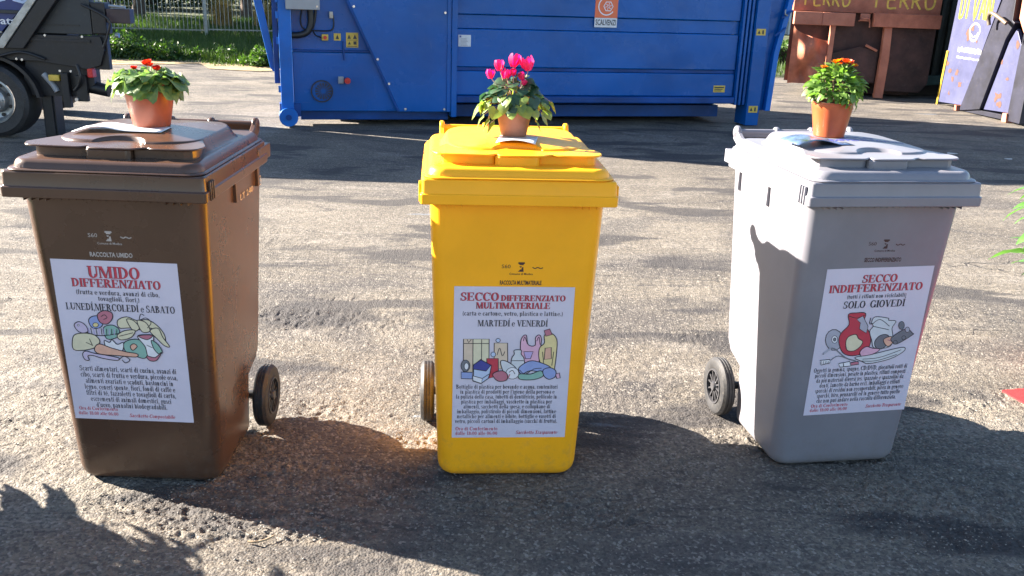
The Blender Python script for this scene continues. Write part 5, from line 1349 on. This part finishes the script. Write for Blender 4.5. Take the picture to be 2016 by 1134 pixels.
fr = flower_mesh(6, .016, .014, .8, 2, 5)
for (x, y, z, s) in ((.008,-.015,.184,1.35),(.040,-.03,.172,1.1),(-.042,.0,.170,.85),(.0,.03,.178,.8)):
    place('flower', fr, M['petal_red'], p1, (x, y, z), x*40, R(10), 0, s)
    MB().tube([(x*.3,y*.3,.132),(x,y,z)], .0015, 5).build('flower_stem', M['stem'], p1)
# yellow bin: cyclamen
p2 = pot('p', 'pink cyclamen in a small clay pot on the yellow bin', -.013, 2.955, lid_z(0, .32)+.0075, .041, .0555, .086, M['clay'], 'step')
def heart_mesh(name, s, seed):
    P = [(0,0),(-.25,.35),(-.05,.62),(.3,.66),(.65,.42),(1.0,.0),(.65,-.42),(.3,-.66),(-.05,-.62),(-.25,-.35)]
    v = [(.3,0,.06)]+[(p[0], p[1], -.16*(p[0]-.3)**2*1.2-.12*abs(p[1])+.05*math.sin(p[0]*9+p[1]*7+seed)) for p in P[1:]]+[(0,0,0)]
    v = [(a*s, b*s, c*s) for a, b, c in v]; n = len(v)-1
    f = [(0, k, k+1) for k in range(1, n)]+[(0, n, 1)]
    me = bpy.data.meshes.new(name); me.from_pydata(v, [], f); me.polygons.foreach_set('use_smooth', [True]*len(f)); me.update(); return me
hm = [heart_mesh('leaf', .030, k) for k in range(3)]
rr = random.Random(9)
for k in range(125):
    az = rr.random()*6.283; q = rr.random()**.55; rad = .012+.090*q; hz = .178-.090*q**1.6+rr.uniform(-.015,.012)
    pale = q > .86 or rr.random() < .08
    lo = (rad*math.cos(az)*1.08, rad*math.sin(az)*.95, hz)
    place('leaf', hm[k % 3], M['leaf_cyclamen_pale'] if pale else M['leaf_cyclamen'], p2, lo, az+rr.uniform(-.5,.5), R(25-95*q+rr.uniform(-20,20)), rr.uniform(-.6,.6), rr.uniform(.75,1.2))
    if k % 3 == 0: MB().tube([(lo[0]*.15, lo[1]*.15, .078), (lo[0]*.55, lo[1]*.55, lo[2]+.01), (lo[0], lo[1], lo[2])], .0012, 4).build('leaf_stem', M['stem'], p2)
for (az, rad, hz, sc) in ((R(178),.118,.085,1.5),(R(190),.103,.060,1.4),(R(168),.108,.10,1.4),(R(-3),.118,.108,1.25),(R(5),.094,.07,1.4),(R(-12),.075,.05,1.3),(R(205),.078,.042,1.3),(R(200),.09,.05,1.2)):
    lo = (rad*math.cos(az), rad*math.sin(az), hz)
    place('leaf', hm[1], M['leaf_cyclamen_pale'], p2, lo, az, R(-62), rr.uniform(-.3,.3), sc)
    MB().tube([(lo[0]*.15, lo[1]*.15, .078), (lo[0]*.6, lo[1]*.6, lo[2]+.03), lo], .0013, 4).build('leaf_stem', M['stem_pale'], p2)
MB().tube([(-.075,0,.08),(-.082,0,.045),(-.079,0,.008)], .0016, 5).build('wilted_stem', M['stem_pale'], p2)
def cycl_mesh(seed):
    v = []; f = []; r = random.Random(seed)
    for k in range(7):
        a = 2*math.pi*k/7+r.uniform(-.25,.25); c, s = math.cos(a), math.sin(a); o = len(v); sp = r.uniform(.25,.75)
        for (t, w) in ((0,.35),(.3,.9),(.65,1.05),(1,.45)):
            x = .006+.014*sp*math.sin(t*2.2); z = .030*t*r.uniform(.9,1.08)
            for sgn in (-1,0,1): v.append((c*x-s*sgn*w*.0066, s*x+c*sgn*w*.0066, z+.0015*r.uniform(-1,1)))
        for i in range(3):
            for j in range(2): f.append((o+i*3+j, o+(i+1)*3+j, o+(i+1)*3+j+1, o+i*3+j+1))
    me = bpy.data.meshes.new('flower'); me.from_pydata(v, [], f); me.polygons.foreach_set('use_smooth', [True]*len(f)); me.update(); return me
cm = [cycl_mesh(k) for k in range(3)]
for i_, (x, y, z, s) in enumerate(((-.078,-.01,.176,.9),(-.050,.0,.200,1.1),(-.028,-.012,.180,.9),(-.008,.01,.212,1.3),(-.006,-.014,.188,.7),(.040,.0,.204,1.35),(.022,-.015,.176,.8),(.026,-.02,.160,.6),(-.030,.02,.172,.9))):
    place('flower', cm[i_ % 3], M['petal_pink'], p2, (x, y, z), i_*1.3, R(rr.uniform(-15,15)), R(rr.uniform(-15,15)), s)
    MB().tube(smooth_open([(x*.1,y*.1,.08),(x*.55,y*.6,.14),(x,y,z+.004)], 3), .0014, 5).build('flower_stem', M['stem_pale'], p2)
# grey bin: marigold
p3 = pot('p', 'bushy marigold with orange flowers in an orange plastic pot on the grey bin', 1.064, 3.190, lid_z(-.05, .40)+.0075, .051, .069, .118, M['terracotta2'], 'plain')
mm_ = [leaf_mesh('leaf', .036, .011, .8, .002, .25, 4, 3, seed=k) for k in range(3)]
rr = random.Random(17)
for k in range(285):
    az = rr.random()*6.283; el = math.asin(rr.uniform(-.45, 1)); R_ = (.058+.036*rr.random()**.5)*(1+.12*math.sin(az*4+el*3))
    c_ = (R_*math.cos(el)*math.cos(az)*1.02, R_*math.cos(el)*math.sin(az)*1.0, .155+R_*math.sin(el)*.86)
    if c_[2] < .10 and math.hypot(c_[0], c_[1]) < .07: continue
    place('leaf', mm_[k % 3], M['leaf_marigold'], p3, (c_[0]*.8, c_[1]*.8, .155+(c_[2]-.155)*.82), az+rr.uniform(-.6,.6), el+R(rr.uniform(-45,25)), rr.uniform(-.8,.8), rr.uniform(.75,1.25))
for k in range(9):
    a = k*.7; MB().tube([(.008*math.cos(a),.008*math.sin(a),.105),(.05*math.cos(a),.05*math.sin(a),.19)], .002, 5).build('branch', M['stem'], p3)
mg = flower_mesh(9, .019, .011, .55, 4, 8)
for i_, (x, y, z, s, m) in enumerate(((-.012,-.02,.245,1.0,'petal_gold'),(-.006,-.028,.238,.8,'petal_orange'),(.028,-.012,.243,1.05,'petal_orange'),(.045,-.02,.236,.8,'petal_gold'),(.018,.0,.248,.8,'petal_orange'),(-.052,-.02,.226,.75,'petal_gold'))):
    place('flower', mg, M[m], p3, (x, y, z), i_, R(12), R(-12), s)

# ---------------------------------------------------------------- flyers under the pots
def flyer(name, label, X, Y, rz, L_, W, hgt, m, b, n=14, sag=None):
    v = []; f = []
    for i in range(n+1):
        for j in range(5):
            u, w = i/n, j/4; x, y = (u-.5)*L_, (w-.5)*W; v.append((x, y, sag(u, w)*hgt))
    for i in range(n):
        for j in range(4): f.append((i*5+j, (i+1)*5+j, (i+1)*5+j+1, i*5+j+1))
    o = MB().add(v, f).build('leaflet', m, None, smooth=180); o['label'] = label; o['category'] = 'leaflet'; o['group'] = 'leaflets under the flower pots'
    o.location = (X, Y, b); o.rotation_euler = (0, 0, R(rz))
    s = o.modifiers.new('thick', 'SOLIDIFY'); s.thickness = .0008
    return o
flyer('f', 'white folded leaflet lying under the primrose pot on the brown lid', -1.200, 2.815, 2, .265, .11, 1, M['flyer'], lid_z(-.04, .30)+.0095, sag=lambda u, w: .001+.012*math.exp(-((u-.3)/.18)**2)*(1-.3*w)-.03*max(0, .2-u))
flyer('f', 'white curled leaflet under the clay cyclamen pot on the yellow lid', .0, 2.872, -4, .120, .14, 1, M['flyer'], lid_z(0, .25)+.0095, sag=lambda u, w: .001+.010*math.sin(math.pi*u)*(1-w)**2)
fl = flyer('f', 'dark photo leaflet arching up under the marigold pot on the grey lid', .985, 3.06, 12, .20, .13, 1, M['leaf_cyclamen'], lid_z(-.12, .29)+.0105, sag=lambda u, w: .001+.014*math.sin(math.pi*min(1, u*1.35)))
M['leaflet_print'] = mat('leaflet_photo_print', (.10,.16,.34), .25, .3, 22, col2=(.035,.05,.03))
fl.data.materials.clear(); fl.data.materials.append(M['leaflet_print'])

# ---------------------------------------------------------------- leafy plants at the frame edges
M['leaf_big'] = mat('glossy_shrub_leaf', (.10,.22,.05), .35, .2, 30, col2=(.06,.15,.035), trans=.3)
def leafy_pot(X, Y, label, n, hmin, hmax, rad, seed, pr=.17, leafl=.15, aim=None):
    t = thing('potted_shrub', label, 'potted shrub', (X, Y, 0))
    MB().lathe([(0,.004),(pr*.6,.0),(pr*.72,.0),(pr*.95,pr*1.5),(pr,pr*1.5),(pr*1.02,pr*1.7),(pr*.95,pr*1.7),(pr*.9,pr*1.4)], 32).build('pot', M['terracotta'], t, smooth=35)
    MB().lathe([(0,pr*1.5),(pr*.93,pr*1.48)], 20).build('soil', M['soil'], t)
    ms = [leaf_mesh('leaf', leafl, leafl*.19, .9, .003, .2, 6, 4, seed=k) for k in range(3)]
    r = random.Random(seed); m2 = MB()
    for k in range(7):
        a = k*.9; m2.tube([(0,0,pr*1.4), (rad*.35*math.cos(a), rad*.35*math.sin(a), (hmin+hmax)/2), (rad*.6*math.cos(a), rad*.6*math.sin(a), hmax*.95)], [.010,.007,.003], 6)
    m2.build('stem', M['stem'], t, smooth=60)
    for k in range(n):
        az = r.random()*6.283; z = r.uniform(hmin, hmax); q = r.random()**.6*rad*(1-.45*((z-hmin)/(hmax-hmin))**2)
        place('leaf', ms[k % 3], M['leaf_big'], t, (q*math.cos(az)*.75, q*math.sin(az)*.75, z), az+r.uniform(-.4,.4), R(r.uniform(-25,45)), r.uniform(-.5,.5), r.uniform(.7,1.2))
    return t
leafy_pot(2.54, 3.95, 'leafy green potted shrub at the right edge, only its leaf tips in view', 170, .40, 1.0, .32, 5, leafl=.17)
leafy_pot(-2.20, 2.37, 'leafy potted shrub beside the brown bin throwing the dappled shadow in the lower left', 290, .28, .68, .34, 6, pr=.24, leafl=.19)
# dry twig on the asphalt
MB().tube(smooth_open([(-.74,2.315,.006),(-.715,2.31,.009),(-.69,2.325,.008),(-.672,2.35,.007)], 4), [.0035]*5+[.003]*5+[.0022]*3, 6).build('dry_twig', mat('twig_bark', (.28,.20,.12), .8, .2, 60), smooth=60, label='dry curved twig lying on the asphalt in front of the brown bin', category='twig')
